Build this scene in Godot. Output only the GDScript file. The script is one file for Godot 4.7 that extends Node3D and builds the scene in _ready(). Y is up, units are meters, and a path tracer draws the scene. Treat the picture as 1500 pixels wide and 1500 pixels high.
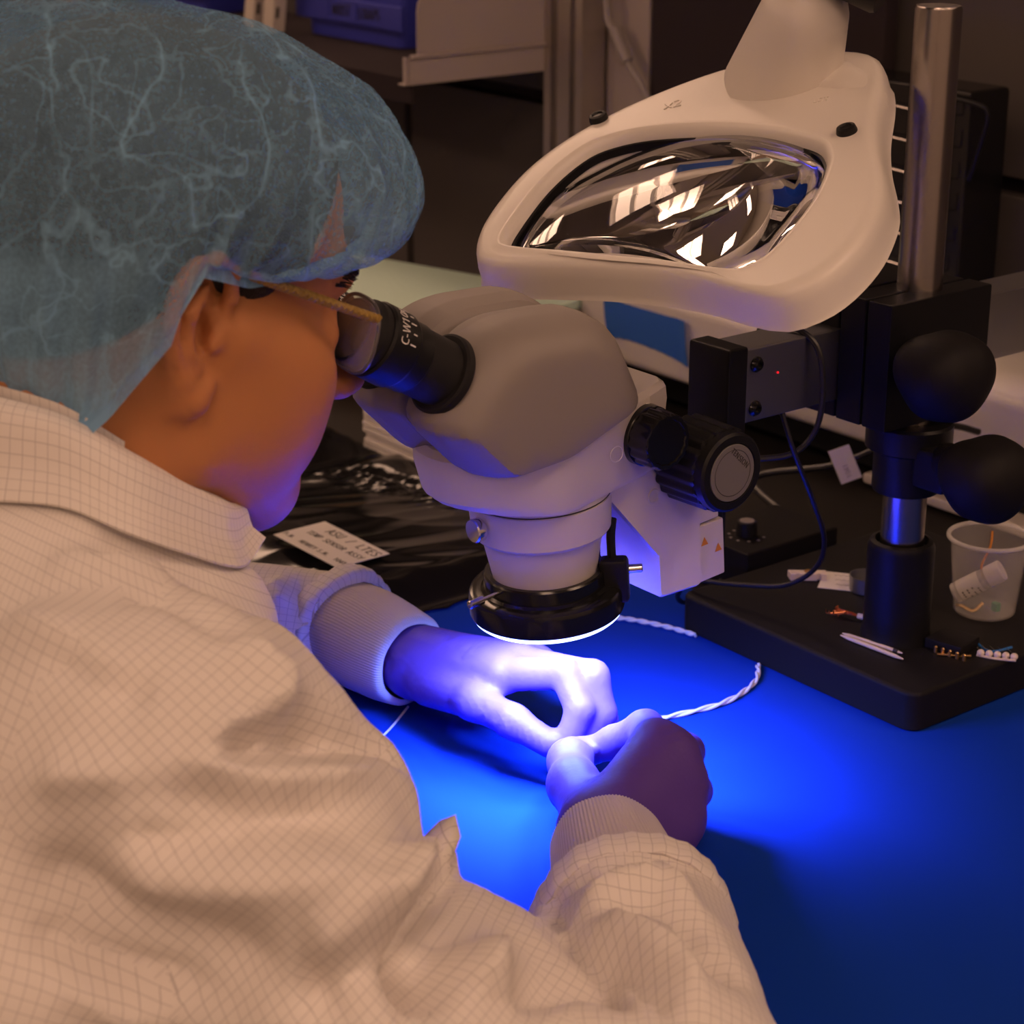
extends Node3D
# World axes follow the bench: x to the seated person's right, y up, z towards the person. Metres.

class Geo:
	var v := PackedVector3Array()
	var t := PackedInt32Array()
	var uv := PackedVector2Array()
	var col := PackedColorArray()
	var n := PackedVector3Array()

	func add(vs: PackedVector3Array, ts: PackedInt32Array, fix := true, uvs := PackedVector2Array()) -> void:
		var vol := 0.0
		if fix:
			for i in range(0, ts.size(), 3):
				vol += vs[ts[i]].dot(vs[ts[i + 1]].cross(vs[ts[i + 2]]))
		var off := v.size()
		v.append_array(vs)
		if uvs.size() == vs.size():
			uv.resize(off)
			uv.append_array(uvs)
		for i in range(0, ts.size(), 3):
			t.append(ts[i] + off)
			if vol < 0.0:
				t.append(ts[i + 2] + off)
				t.append(ts[i + 1] + off)
			else:
				t.append(ts[i + 1] + off)
				t.append(ts[i + 2] + off)

	func loft(rings: Array, closed := true, cap0 := true, cap1 := true, fix := true) -> void:
		var vs := PackedVector3Array()
		var ts := PackedInt32Array()
		var m: int = rings[0].size()
		for r in rings:
			vs.append_array(r)
		var last := m if closed else m - 1
		for i in rings.size() - 1:
			for j in last:
				var a := i * m + j
				var b := i * m + (j + 1) % m
				ts.append_array(PackedInt32Array([a, b, b + m, a, b + m, a + m]))
		if cap0:
			var c0 := Vector3()
			for p in rings[0]:
				c0 += p
			vs.append(c0 / m)
			for j in m:
				ts.append_array(PackedInt32Array([vs.size() - 1, (j + 1) % m, j]))
		if cap1:
			var c1 := Vector3()
			var o := (rings.size() - 1) * m
			for p in rings[-1]:
				c1 += p
			vs.append(c1 / m)
			for j in m:
				ts.append_array(PackedInt32Array([vs.size() - 1, o + j, o + (j + 1) % m]))
		add(vs, ts, fix)

	# polygon in the (x, z) plane of xf, from y0 to y1, its edges rounded by r0 below and r1 above
	func prism(poly: PackedVector2Array, y0: float, y1: float, r0 := 0.0, r1 := 0.0, xf := Transform3D(), steps := 2, taper := 1.0) -> void:
		var levels := []
		if r0 > 0.0:
			for k in steps + 1:
				var a := PI / 2 * k / steps
				levels.append([y0 + r0 * (1 - sin(a)) if false else y0 + r0 * (1.0 - cos(a)), r0 * (1.0 - sin(a))])
		else:
			levels.append([y0, 0.0])
		if r1 > 0.0:
			for k in steps + 1:
				var a := PI / 2 * k / steps
				levels.append([y1 - r1 * (1.0 - sin(a)), r1 * (1.0 - cos(a))])
		else:
			levels.append([y1, 0.0])
		var m := poly.size()
		var area := 0.0
		var mid := Vector2()
		for i in m:
			area += poly[i].cross(poly[(i + 1) % m])
			mid += poly[i] / m
		var sg := 1.0 if area > 0 else -1.0
		var inward := PackedVector2Array()
		for i in m:
			var d0 := (poly[i] - poly[(i + m - 1) % m]).normalized()
			var d1 := (poly[(i + 1) % m] - poly[i]).normalized()
			var n0 := Vector2(-d0.y, d0.x) * sg
			var n1 := Vector2(-d1.y, d1.x) * sg
			var b := n0 + n1
			inward.append(b / maxf(0.35, 0.5 * b.length_squared()) if b.length() > 0.01 else n0)
		var vs := PackedVector3Array()
		var ts := PackedInt32Array()
		for l in levels:
			var s := lerpf(1.0, taper, (l[0] - y0) / maxf(1e-6, y1 - y0))
			for i in m:
				var q: Vector2 = mid + (poly[i] + inward[i] * l[1] - mid) * s
				vs.append(xf * Vector3(q.x, l[0], q.y))
		for i in levels.size() - 1:
			for j in m:
				var a := i * m + j
				var b := i * m + (j + 1) % m
				ts.append_array(PackedInt32Array([a, b, b + m, a, b + m, a + m]))
		var base := PackedVector2Array()
		for i in m:
			base.append(poly[i] + inward[i] * levels[0][1])
		var tr := Geometry2D.triangulate_polygon(base)
		var o := (levels.size() - 1) * m
		# side winding for a positive area runs (a, b, b+m); the caps follow from it
		for i in range(0, tr.size(), 3):
			var a2 := base[tr[i]]
			var cw := (base[tr[i + 1]] - a2).cross(base[tr[i + 2]] - a2) * sg
			var s1 := tr[i + 1] if cw > 0 else tr[i + 2]
			var s2 := tr[i + 2] if cw > 0 else tr[i + 1]
			ts.append_array(PackedInt32Array([tr[i], s2, s1]))
			ts.append_array(PackedInt32Array([o + tr[i], o + s1, o + s2]))
		add(vs, ts)

	func box(size: Vector3, at := Vector3(), r := 0.0, basis := Basis(), rc := -1.0) -> void:
		var c := r if rc < 0.0 else rc
		prism(Geo.rect(size.x, size.z, c, 3 if c > 0.004 else 2), -size.y / 2, size.y / 2, r, r, Transform3D(basis, at), 3 if r > 0.004 else 2)

	static func rect(w: float, d: float, r := 0.0, n := 2) -> PackedVector2Array:
		var out := PackedVector2Array()
		for k in 4:
			var c := Vector2((w / 2 - r) * (1 if k == 0 or k == 3 else -1), (d / 2 - r) * (1 if k < 2 else -1))
			if r <= 0.0:
				out.append(c)
			else:
				for i in n + 1:
					out.append(c + r * Vector2.from_angle(PI / 2 * (k + float(i) / n)))
		return out

	static func circle(r: float, n := 32) -> PackedVector2Array:
		var out := PackedVector2Array()
		for i in n:
			out.append(r * Vector2.from_angle(TAU * i / n))
		return out

	# profile of (radius, height) round the y axis of xf
	func lathe(profile: Array, segs := 32, xf := Transform3D(), lobes := 0, depth := 0.0, ring := false) -> void:
		var rings := []
		for p in profile:
			var r := PackedVector3Array()
			for i in segs:
				var a := TAU * i / segs
				var q: float = p.x * (1.0 + (depth * cos(a * lobes) if lobes > 0 else 0.0))
				r.append(xf * Vector3(q * cos(a), p.y, q * sin(a)))
			rings.append(r)
		if ring:
			rings.append(rings[0])
			loft(rings, true, false, false)
		else:
			loft(rings, true, profile[0].x > 1e-6, profile[-1].x > 1e-6)

	func tube(path: PackedVector3Array, radius: float, segs := 8, caps := true, radii := PackedFloat32Array(), flat := 1.0) -> void:
		var rings := []
		var up := Vector3.UP
		var d0 := (path[1] - path[0]).normalized()
		if absf(d0.dot(up)) > 0.9:
			up = Vector3.RIGHT
		var side := d0.cross(up).normalized()
		for i in path.size():
			var d := (path[mini(i + 1, path.size() - 1)] - path[maxi(i - 1, 0)]).normalized()
			side = (side - d * side.dot(d)).normalized()
			var o := side.cross(d)
			var r := PackedVector3Array()
			var rad := radii[i] if radii.size() else radius
			for k in segs:
				var a := TAU * k / segs
				r.append(path[i] + rad * (side * cos(a) + o * sin(a) * flat))
			rings.append(r)
		loft(rings, true, caps, caps)

	func ball(c: Vector3, r: Vector3, segs := 16, rows := 10) -> void:
		var prof := []
		for i in rows + 1:
			var a := PI * i / rows - PI / 2
			prof.append(Vector2(maxf(cos(a), 1e-7), sin(a)))
		lathe(prof, segs, Transform3D(Basis.from_scale(r), c))

	func text(s: String, size: float, depth: float, xf: Transform3D, font := "Droid Sans", round_r := 0.0, round_a := 0.0, round_y := 0.0) -> void:
		var tm := TextMesh.new()
		var f := SystemFont.new()
		f.font_names = PackedStringArray([font])
		tm.font = f
		tm.font_size = 32
		tm.pixel_size = size / 32.0
		tm.depth = depth
		tm.curve_step = 2.0
		tm.text = s
		for i in tm.get_surface_count():
			var a := tm.surface_get_arrays(i)
			var src: PackedVector3Array = a[Mesh.ARRAY_VERTEX]
			var vs := PackedVector3Array()
			for p in src:
				if round_r > 0.0:   # wrapped round the y axis of xf
					var an := round_a - p.x / round_r
					vs.append(xf * Vector3((round_r + p.z) * cos(an), round_y + p.y, (round_r + p.z) * sin(an)))
				else:
					vs.append(xf * p)
			var ix: PackedInt32Array = a[Mesh.ARRAY_INDEX]
			var ts := PackedInt32Array()
			for k in range(0, ix.size(), 3):
				ts.append_array(PackedInt32Array([ix[k], ix[k + 2], ix[k + 1]]))
			add(vs, ts, false)

	func smooth_normals() -> void:
		n = PackedVector3Array()
		n.resize(v.size())
		for i in range(0, t.size(), 3):
			var w := (v[t[i + 1]] - v[t[i]]).cross(v[t[i + 2]] - v[t[i]])
			n[t[i]] += w
			n[t[i + 1]] += w
			n[t[i + 2]] += w
		for i in n.size():
			n[i] = n[i].normalized()

	func mesh(crease := 40.0) -> ArrayMesh:
		var a := []
		a.resize(Mesh.ARRAY_MAX)
		var has_uv := uv.size() > 0
		if has_uv:
			uv.resize(v.size())
		if n.size() == v.size():
			var ix := PackedInt32Array()
			ix.resize(t.size())
			for i in range(0, t.size(), 3):
				ix[i] = t[i]
				ix[i + 1] = t[i + 2]
				ix[i + 2] = t[i + 1]
			a[Mesh.ARRAY_VERTEX] = v
			a[Mesh.ARRAY_NORMAL] = n
			a[Mesh.ARRAY_INDEX] = ix
			if has_uv:
				a[Mesh.ARRAY_TEX_UV] = uv
			if col.size() == v.size():
				a[Mesh.ARRAY_COLOR] = col
		else:
			var at := {}
			var fn := PackedVector3Array()
			var keep := PackedInt32Array()
			for i in range(0, t.size(), 3):
				var w := (v[t[i + 1]] - v[t[i]]).cross(v[t[i + 2]] - v[t[i]])
				if w.length() < 1e-13:
					continue
				keep.append(i)
				fn.append(w)
				for k in 3:
					var key := Vector3i((v[t[i + k]] * 20000.0).round())
					if not at.has(key):
						at[key] = PackedInt32Array()
					var l: PackedInt32Array = at[key]
					l.append(fn.size() - 1)
					at[key] = l
			var lim := cos(deg_to_rad(crease))
			var vs := PackedVector3Array()
			var ns := PackedVector3Array()
			var us := PackedVector2Array()
			for f in keep.size():
				var own := fn[f].normalized()
				for k in [0, 2, 1]:
					var q: int = t[keep[f] + k]
					var s := Vector3()
					for o in at[Vector3i((v[q] * 20000.0).round())]:
						if fn[o].normalized().dot(own) > lim:
							s += fn[o]
					vs.append(v[q])
					ns.append(s.normalized() if s.length() > 0 else own)
					if has_uv:
						us.append(uv[q])
			a[Mesh.ARRAY_VERTEX] = vs
			a[Mesh.ARRAY_NORMAL] = ns
			if has_uv:
				a[Mesh.ARRAY_TEX_UV] = us
		var out := ArrayMesh.new()
		out.add_surface_from_arrays(Mesh.PRIMITIVE_TRIANGLES, a)
		return out


# A blend of tapered capsules and ellipsoids, meshed as surface nets.
class Blob:
	var a := PackedVector3Array()
	var b := PackedVector3Array()
	var ra := PackedFloat32Array()
	var rb := PackedFloat32Array()
	var k := PackedFloat32Array()
	var kind := PackedInt32Array()   # 0 capsule, 1 ellipsoid, 2 half space
	var sub := PackedInt32Array()
	var inv: Array[Basis] = []
	var rad := PackedVector3Array()

	func _put(p, q, r0, r1, blend, what, minus, basis := Basis(), radii := Vector3.ONE) -> void:
		a.append(p)
		b.append(q)
		ra.append(r0)
		rb.append(r1)
		k.append(blend)
		kind.append(what)
		sub.append(minus)
		inv.append(basis.inverse())
		rad.append(radii)

	func cap(p: Vector3, q: Vector3, r0: float, r1: float, blend := 0.01, minus := 0) -> void:
		_put(p, q, r0, r1, blend, 0, minus)

	func ell(c: Vector3, radii: Vector3, basis := Basis(), blend := 0.01, minus := 0) -> void:
		_put(c, c, radii[radii.max_axis_index()], 0.0, blend, 1, minus, basis, radii)

	func cut(point: Vector3, outward: Vector3, blend := 0.004) -> void:   # keeps what lies against the outward direction
		_put(point, outward.normalized(), 0.0, 0.0, blend, 2, 2)

	func chain(pts: Array, rs: Array, blend := 0.006, minus := 0) -> void:
		for i in pts.size() - 1:
			cap(pts[i], pts[i + 1], rs[i], rs[i + 1], blend, minus)

	func one(p: Vector3, i: int) -> float:
		if kind[i] == 0:
			var ba := b[i] - a[i]
			var pa := p - a[i]
			var h := clampf(pa.dot(ba) / ba.dot(ba), 0.0, 1.0)
			return (pa - ba * h).length() - lerpf(ra[i], rb[i], h)
		if kind[i] == 1:
			var q: Vector3 = inv[i] * (p - a[i])
			var r := rad[i]
			var k0 := (q / r).length()
			var k1 := (q / (r * r)).length()
			return k0 * (k0 - 1.0) / k1 if k1 > 1e-6 else -ra[i]
		return (p - a[i]).dot(b[i])

	func ev(p: Vector3, ids: PackedInt32Array) -> float:
		var d := 1e3
		for i in ids:
			var e := one(p, i)
			var kk := k[i]
			if sub[i] == 0:
				var h := maxf(kk - absf(d - e), 0.0) / kk
				d = minf(d, e) - h * h * kk * 0.25
			else:
				if sub[i] == 1:
					e = -e
				var h := maxf(kk - absf(d - e), 0.0) / kk
				d = maxf(d, e) + h * h * kk * 0.25
		return d

	func nets(cell: float) -> Geo:
		var lo := Vector3(1e9, 1e9, 1e9)
		var hi := -lo
		var all := PackedInt32Array()
		for i in a.size():
			all.append(i)
			if sub[i] == 0:
				var r := maxf(ra[i], rb[i])
				lo = lo.min(a[i].min(b[i]) - Vector3.ONE * r)
				hi = hi.max(a[i].max(b[i]) + Vector3.ONE * r)
		lo -= Vector3.ONE * cell * 3
		hi += Vector3.ONE * cell * 3
		var S := 8
		var nb := Vector3i(((hi - lo) / (cell * S)).ceil())
		var nx := nb.x * S + 1
		var ny := nb.y * S + 1
		var nz := nb.z * S + 1
		var val := PackedFloat32Array()
		val.resize(nx * ny * nz)
		val.fill(1e6)
		var half := cell * S * 0.5 * 1.7321
		var cellv := PackedInt32Array()
		cellv.resize(nx * ny * nz)
		cellv.fill(-1)
		var g := Geo.new()
		var cells: Array[Vector3i] = []
		var sx := 1
		var sy := nx
		var sz := nx * ny
		var off := PackedInt32Array([0, sx, sy, sx + sy, sz, sx + sz, sy + sz, sx + sy + sz])
		var edges := [[0, 1], [2, 3], [4, 5], [6, 7], [0, 2], [1, 3], [4, 6], [5, 7], [0, 4], [1, 5], [2, 6], [3, 7]]
		for bz in nb.z:
			for by in nb.y:
				for bx in nb.x:
					var c := lo + Vector3(bx + 0.5, by + 0.5, bz + 0.5) * cell * S
					var ds := PackedFloat32Array()
					var dmin := 1e9
					for i in a.size():
						var e := one(c, i)
						ds.append(e)
						if sub[i] == 0:
							dmin = minf(dmin, e)
					if dmin > half * 1.25 + 0.02:
						continue
					var d0 := ev(c, all)
					if absf(d0) > half * 1.35 + 0.006:
						continue
					var ids := PackedInt32Array()
					for i in a.size():
						var ok: bool
						if sub[i] == 0:
							ok = ds[i] < dmin + 2.2 * half + k[i]
						elif sub[i] == 1:
							ok = ds[i] < 1.3 * half + k[i] + 0.01
						else:
							ok = ds[i] > -1.3 * half - k[i] - 0.01
						if ok:
							ids.append(i)
					for z in S + 1:
						for y in S + 1:
							var row := bx * S + (by * S + y) * sy + (bz * S + z) * sz
							for x in S + 1:
								if val[row + x] > 1e5:
									val[row + x] = ev(lo + Vector3(bx * S + x, by * S + y, bz * S + z) * cell, ids)
					for z in S:
						for y in S:
							var row := bx * S + (by * S + y) * sy + (bz * S + z) * sz
							for x in S:
								var o := row + x
								var m := 0
								for q in 8:
									if val[o + off[q]] < 0.0:
										m |= 1 << q
								if m == 0 or m == 255:
									continue
								var s := Vector3()
								var cnt := 0
								for e in edges:
									var v0 := val[o + off[e[0]]]
									var v1 := val[o + off[e[1]]]
									if (v0 < 0.0) != (v1 < 0.0):
										var f := v0 / (v0 - v1)
										var p0 := Vector3(e[0] & 1, (e[0] >> 1) & 1, e[0] >> 2)
										var p1 := Vector3(e[1] & 1, (e[1] >> 1) & 1, e[1] >> 2)
										s += p0.lerp(p1, f)
										cnt += 1
								cellv[o] = g.v.size()
								g.v.append(lo + (Vector3(bx * S + x, by * S + y, bz * S + z) + s / cnt) * cell)
								cells.append(Vector3i(bx * S + x, by * S + y, bz * S + z))
		for c in cells:
			var o := c.x + c.y * sy + c.z * sz
			var v0 := val[o] < 0.0
			for ax in 3:
				var st: int = [sx, sy, sz][ax]
				if (val[o + st] < 0.0) == v0 or val[o + st] > 1e5:
					continue
				var u: int = [sy, sz, sx][ax]
				var w: int = [sz, sx, sy][ax]
				if o - u - w < 0:
					continue
				var q := [cellv[o], cellv[o - u], cellv[o - u - w], cellv[o - w]]
				if q.min() < 0:
					continue
				if v0:
					g.t.append_array(PackedInt32Array([q[0], q[1], q[2], q[0], q[2], q[3]]))
				else:
					g.t.append_array(PackedInt32Array([q[0], q[2], q[1], q[0], q[3], q[2]]))
		return g


func V(x := 0.0, y := 0.0, z := 0.0) -> Vector3:
	return Vector3(x, y, z)


func add_named(o: Node3D, called: String, parent: Node) -> void:
	o.name = called
	parent.add_child(o, true)


func numbered(called: String) -> String:
	if not has_node(NodePath(called)):
		return called
	var i := 1
	while has_node(NodePath("%s_%03d" % [called, i])):
		i += 1
	return "%s_%03d" % [called, i]


func numbered_in(parent: Node, called: String) -> String:
	if not parent.has_node(NodePath(called)):
		return called
	var i := 1
	while parent.has_node(NodePath("%s_%03d" % [called, i])):
		i += 1
	return "%s_%03d" % [called, i]


func tag(o: Node3D, label: String, category: String, group := "") -> Node3D:
	o.set_meta("label", label)
	o.set_meta("category", category)
	if group != "":
		o.set_meta("group", group)
	return o


func thing(called: String, at: Vector3, label: String, category: String, group := "") -> Node3D:
	var o := Node3D.new()
	o.name = numbered(called)
	add_child(o)
	o.position = at
	return tag(o, label, category, group)


# one named mesh under a parent; geometry is given in world axes minus the parent's place
func part(called: String, g: Geo, m: Material, parent: Node, crease := 40.0) -> MeshInstance3D:
	var o := MeshInstance3D.new()
	o.mesh = g.mesh(crease)
	o.material_override = null
	o.mesh.surface_set_material(0, m)
	o.name = numbered_in(parent, called)
	parent.add_child(o)
	return o


func structure(called: String, g: Geo, m: Material, label: String) -> MeshInstance3D:
	var o := part(called, g, m, self)
	o.set_meta("kind", "structure")
	o.set_meta("label", label)
	return o


# linear base colour
func mat(c: Color, rough := 0.6, metal := 0.0, spec := 0.5) -> StandardMaterial3D:
	var m := StandardMaterial3D.new()
	m.albedo_color = c.linear_to_srgb()
	m.roughness = rough
	m.metallic = metal
	m.metallic_specular = spec
	return m


func grain(m: StandardMaterial3D, freq: float, scale_cm: float, uv_scale := 1.0, seed_ := 1) -> StandardMaterial3D:
	var nz := FastNoiseLite.new()
	nz.seed = seed_
	nz.frequency = freq
	nz.fractal_octaves = 3
	var tx := NoiseTexture2D.new()
	tx.width = 256
	tx.height = 256
	tx.seamless = true
	tx.noise = nz
	m.heightmap_enabled = true
	m.heightmap_texture = tx
	m.heightmap_scale = scale_cm
	m.uv1_triplanar = true
	m.uv1_scale = Vector3.ONE * uv_scale
	return m


func curve(pts: Array, per := 8, closed := false) -> PackedVector3Array:
	var out := PackedVector3Array()
	var n := pts.size()
	for i in (n if closed else n - 1):
		var p0: Vector3 = pts[(i - 1 + n) % n] if closed or i > 0 else pts[0]
		var p1: Vector3 = pts[i]
		var p2: Vector3 = pts[(i + 1) % n]
		var p3: Vector3 = pts[(i + 2) % n] if closed or i + 2 < n else pts[n - 1]
		for k in per:
			out.append(p1.cubic_interpolate(p2, p0, p3, float(k) / per))
	if not closed:
		out.append(pts[n - 1])
	return out


func curve2(pts: Array, per := 4) -> PackedVector2Array:
	var p := []
	for q in pts:
		p.append(Vector3(q.x, q.y, 0))
	var out := PackedVector2Array()
	for q in curve(p, per, true):
		out.append(Vector2(q.x, q.y))
	return out


func frame(y_dir: Vector3, at := Vector3()) -> Transform3D:   # a frame whose y axis points along y_dir
	var y := y_dir.normalized()
	var x := Vector3.UP.cross(y)
	if x.length() < 0.01:
		x = Vector3.RIGHT
	x = x.normalized()
	return Transform3D(Basis(x, y, x.cross(y)), at)


var M := {}
const WARM := Color(1.0, 0.55, 0.35)
const LED := Color(0.122, 0.21, 1.0)


func _ready() -> void:
	# camera
	var cam := Camera3D.new()
	cam.name = "camera"
	cam.position = V(0.94, 1.385, 0.763)
	cam.rotation_degrees = V(-20, 52, 0)
	cam.near = 0.05
	cam.far = 40.0
	var ca := CameraAttributesPhysical.new()
	ca.frustum_focal_length = 48.0
	ca.frustum_focus_distance = 1.27
	ca.frustum_near = 0.05
	ca.frustum_far = 40.0
	ca.exposure_aperture = 8.0
	cam.attributes = ca
	add_child(cam)
	cam.fov = 28.072
	cam.current = true
	# environment and exposure
	var env := Environment.new()
	env.background_mode = Environment.BG_COLOR
	env.background_color = Color(0.01, 0.008, 0.007)
	env.tonemap_mode = Environment.TONE_MAPPER_LINEAR
	env.tonemap_exposure = 1.45
	env.sdfgi_enabled = true
	env.ssao_enabled = true
	env.ssil_enabled = true
	var we := WorldEnvironment.new()
	we.name = "world_environment"
	we.environment = env
	add_child(we)
	materials()
	# ceiling lights: glowing strips with an area light of the same size just below each fitting
	var col := 0
	for x in [-4.1, -2.05, 1.35, 3.3]:
		var row := 0
		for z in [-2.9, -0.85, 1.2, 3.1]:
			ceiling_light(x, z, ["first", "second", "third", "last"][col], ["nearest the far wall", "second from the far wall", "third from the far wall", "nearest the near wall"][row])
			row += 1
		col += 1
	# the LED ring's own lights sit in ring_light()
	setting()
	bench()
	background_things()
	stand()
	microscope()
	ring_light()
	magnifier()
	instrument()
	person()
	small_things()


func materials() -> void:
	M.wall = grain(mat(Color(0.52, 0.48, 0.44), 0.9), 0.2, 0.05, 3.0)
	M.floor = grain(mat(Color(0.22, 0.20, 0.18), 0.6), 0.05, 0.03, 1.0)
	M.ceiling = grain(mat(Color(0.42, 0.38, 0.34), 0.95), 0.3, 0.1, 2.0)
	M.fabric = grain(mat(Color(0.110, 0.097, 0.094), 0.95, 0.0, 0.2), 0.4, 0.05, 12.0)
	M.fabric_dark = grain(mat(Color(0.035, 0.027, 0.03), 0.9, 0.0, 0.2), 0.4, 0.05, 12.0)
	M.grey_paint = grain(mat(Color(0.36, 0.31, 0.29), 0.6), 0.5, 0.01, 20.0)
	M.alu = mat(Color(0.62, 0.58, 0.54), 0.38, 1.0)
	M.alu_bar = grain(mat(Color(0.36, 0.36, 0.38), 0.42, 1.0), 0.3, 0.004, 20.0)
	M.steel = grain(mat(Color(0.42, 0.38, 0.36), 0.26, 1.0), 0.06, 0.003, 6.0)
	M.chrome = mat(Color(0.7, 0.68, 0.68), 0.14, 1.0)
	M.black = mat(Color(0.008, 0.008, 0.009), 0.45, 0.0, 0.35)
	M.black_matt = grain(mat(Color(0.009, 0.008, 0.009), 0.6, 0.0, 0.3), 0.5, 0.006, 30.0)
	M.black_gloss = mat(Color(0.008, 0.008, 0.009), 0.18)
	M.rubber = mat(Color(0.013, 0.012, 0.013), 0.7, 0.0, 0.35)
	M.anodised = mat(Color(0.010, 0.010, 0.012), 0.4, 0.2, 0.35)
	M.white_plastic = grain(mat(Color(0.72, 0.68, 0.63), 0.36), 0.5, 0.004, 30.0)
	M.cream = grain(mat(Color(0.66, 0.60, 0.54), 0.5), 0.4, 0.005, 25.0)
	M.scope_white = grain(mat(Color(0.60, 0.56, 0.53), 0.5), 0.6, 0.006, 40.0)
	M.scope_grey = grain(mat(Color(0.245, 0.215, 0.20), 0.55), 0.6, 0.008, 40.0)
	M.grey_disc = mat(Color(0.15, 0.142, 0.138), 0.5)
	M.print_white = mat(Color(0.75, 0.72, 0.7), 0.6)
	M.print_dark = mat(Color(0.03, 0.025, 0.025), 0.7)
	M.mat_blue = grain(mat(Color(0.006, 0.040, 0.33), 0.8, 0.0, 0.14), 0.5, 0.008, 18.0)
	M.table = mat(Color(0.014, 0.012, 0.011), 0.6, 0.0, 0.3)
	M.paper = grain(mat(Color(0.72, 0.68, 0.64), 0.9), 0.3, 0.01, 20.0)
	M.green = grain(mat(Color(0.50, 0.66, 0.56), 0.8), 0.06, 0.06, 6.0)
	M.tape = grain(mat(Color(0.025, 0.14, 0.56), 0.75), 0.5, 0.02, 25.0)
	M.bin = mat(Color(0.035, 0.045, 0.42), 0.45)
	M.cardboard = grain(mat(Color(0.42, 0.26, 0.14), 0.9), 0.3, 0.02, 20.0)
	M.bag = mat(Color(0.006, 0.006, 0.007), 0.15, 0.0, 0.42)
	M.cable_grey = mat(Color(0.30, 0.27, 0.26), 0.5)
	M.cable = mat(Color(0.012, 0.012, 0.014), 0.4)
	M.wire_white = mat(Color(0.72, 0.68, 0.64), 0.55)
	M.copper = mat(Color(0.75, 0.28, 0.13), 0.3, 1.0)
	M.brass = mat(Color(0.72, 0.46, 0.2), 0.35, 1.0)
	M.wood_pale = mat(Color(0.66, 0.55, 0.42), 0.7)
	M.bead = mat(Color(0.72, 0.62, 0.55), 0.5)
	M.blue_wire = mat(Color(0.02, 0.16, 0.5), 0.5)
	M.orange = mat(Color(0.62, 0.22, 0.02), 0.6)
	M.green_cap = mat(Color(0.02, 0.25, 0.13), 0.5)
	M.clear = mat(Color(0.85, 0.84, 0.82), 0.2)
	M.clear.transparency = BaseMaterial3D.TRANSPARENCY_ALPHA
	M.clear.albedo_color.a = 0.16
	M.cup = mat(Color(0.75, 0.72, 0.70), 0.34)
	M.cup.transparency = BaseMaterial3D.TRANSPARENCY_ALPHA
	M.cup.albedo_color.a = 0.16
	M.cup_rim = mat(Color(0.75, 0.72, 0.70), 0.34)
	M.cup_rim.transparency = BaseMaterial3D.TRANSPARENCY_ALPHA
	M.cup_rim.albedo_color.a = 0.5
	M.glass = mat(Color(0.98, 0.98, 0.98, 0.0), 0.0)
	M.glass.refraction_enabled = true
	M.glass.refraction_scale = 0.05
	M.glass.albedo_color.a = 0.0
	M.tube_light = mat(Color(0.8, 0.8, 0.8), 0.5)
	M.tube_light.emission_enabled = true
	M.tube_light.emission = Color(1.0, 0.62, 0.42).linear_to_srgb()
	M.tube_light.emission_energy_multiplier = 5.0
	M.led_face = mat(Color(0.8, 0.85, 0.9), 0.4)
	M.led_face.emission_enabled = true
	M.led_face.emission = Color(0.30, 0.42, 1.0).linear_to_srgb()
	M.led_face.emission_energy_multiplier = 5.0
	M.led_red = mat(Color(0.5, 0.02, 0.02), 0.4)
	M.led_red.emission_enabled = true
	M.led_red.emission = Color(1.0, 0.05, 0.08)
	M.led_red.emission_energy_multiplier = 2.0


func ceiling_light(x: float, z: float, column: String, place: String) -> void:
	var t := thing("ceiling_light", V(x, 2.75, z), "warm ceiling troffer of the %s row from the left wall, %s" % [column, place], "light", "ceiling troffers over the laboratory")
	var f := Geo.new()
	for s in [-1, 1]:
		f.box(V(0.03, 0.05, 1.24), V(s * 0.315, -0.025, 0), 0.003)
		f.box(V(0.60, 0.05, 0.03), V(0, -0.025, s * 0.605), 0.003)
		f.box(V(0.045, 0.03, 1.18), V(s * 0.095, -0.022, 0), 0.003)
	part("frame", f, M.white_plastic, t)
	t.rotation_degrees.y = 48.0
	for s in [-1, 0, 1]:
		var g := Geo.new()
		g.box(V(0.13, 0.02, 1.17), V(s * 0.195, -0.018, 0), 0.004)
		part("strip", g, M.tube_light, t)
	var l := AreaLight3D.new()
	l.name = "lamp"
	l.area_size = Vector2(0.6, 1.2)
	l.area_normalize_energy = true
	l.light_energy = 0.32
	l.light_color = Color(1.0, 0.60, 0.40).linear_to_srgb()
	l.shadow_enabled = true
	l.area_range = 12.0
	l.position = V(0, -0.06, 0)
	l.rotation_degrees = V(-90, 0, 0)
	t.add_child(l)


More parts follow.
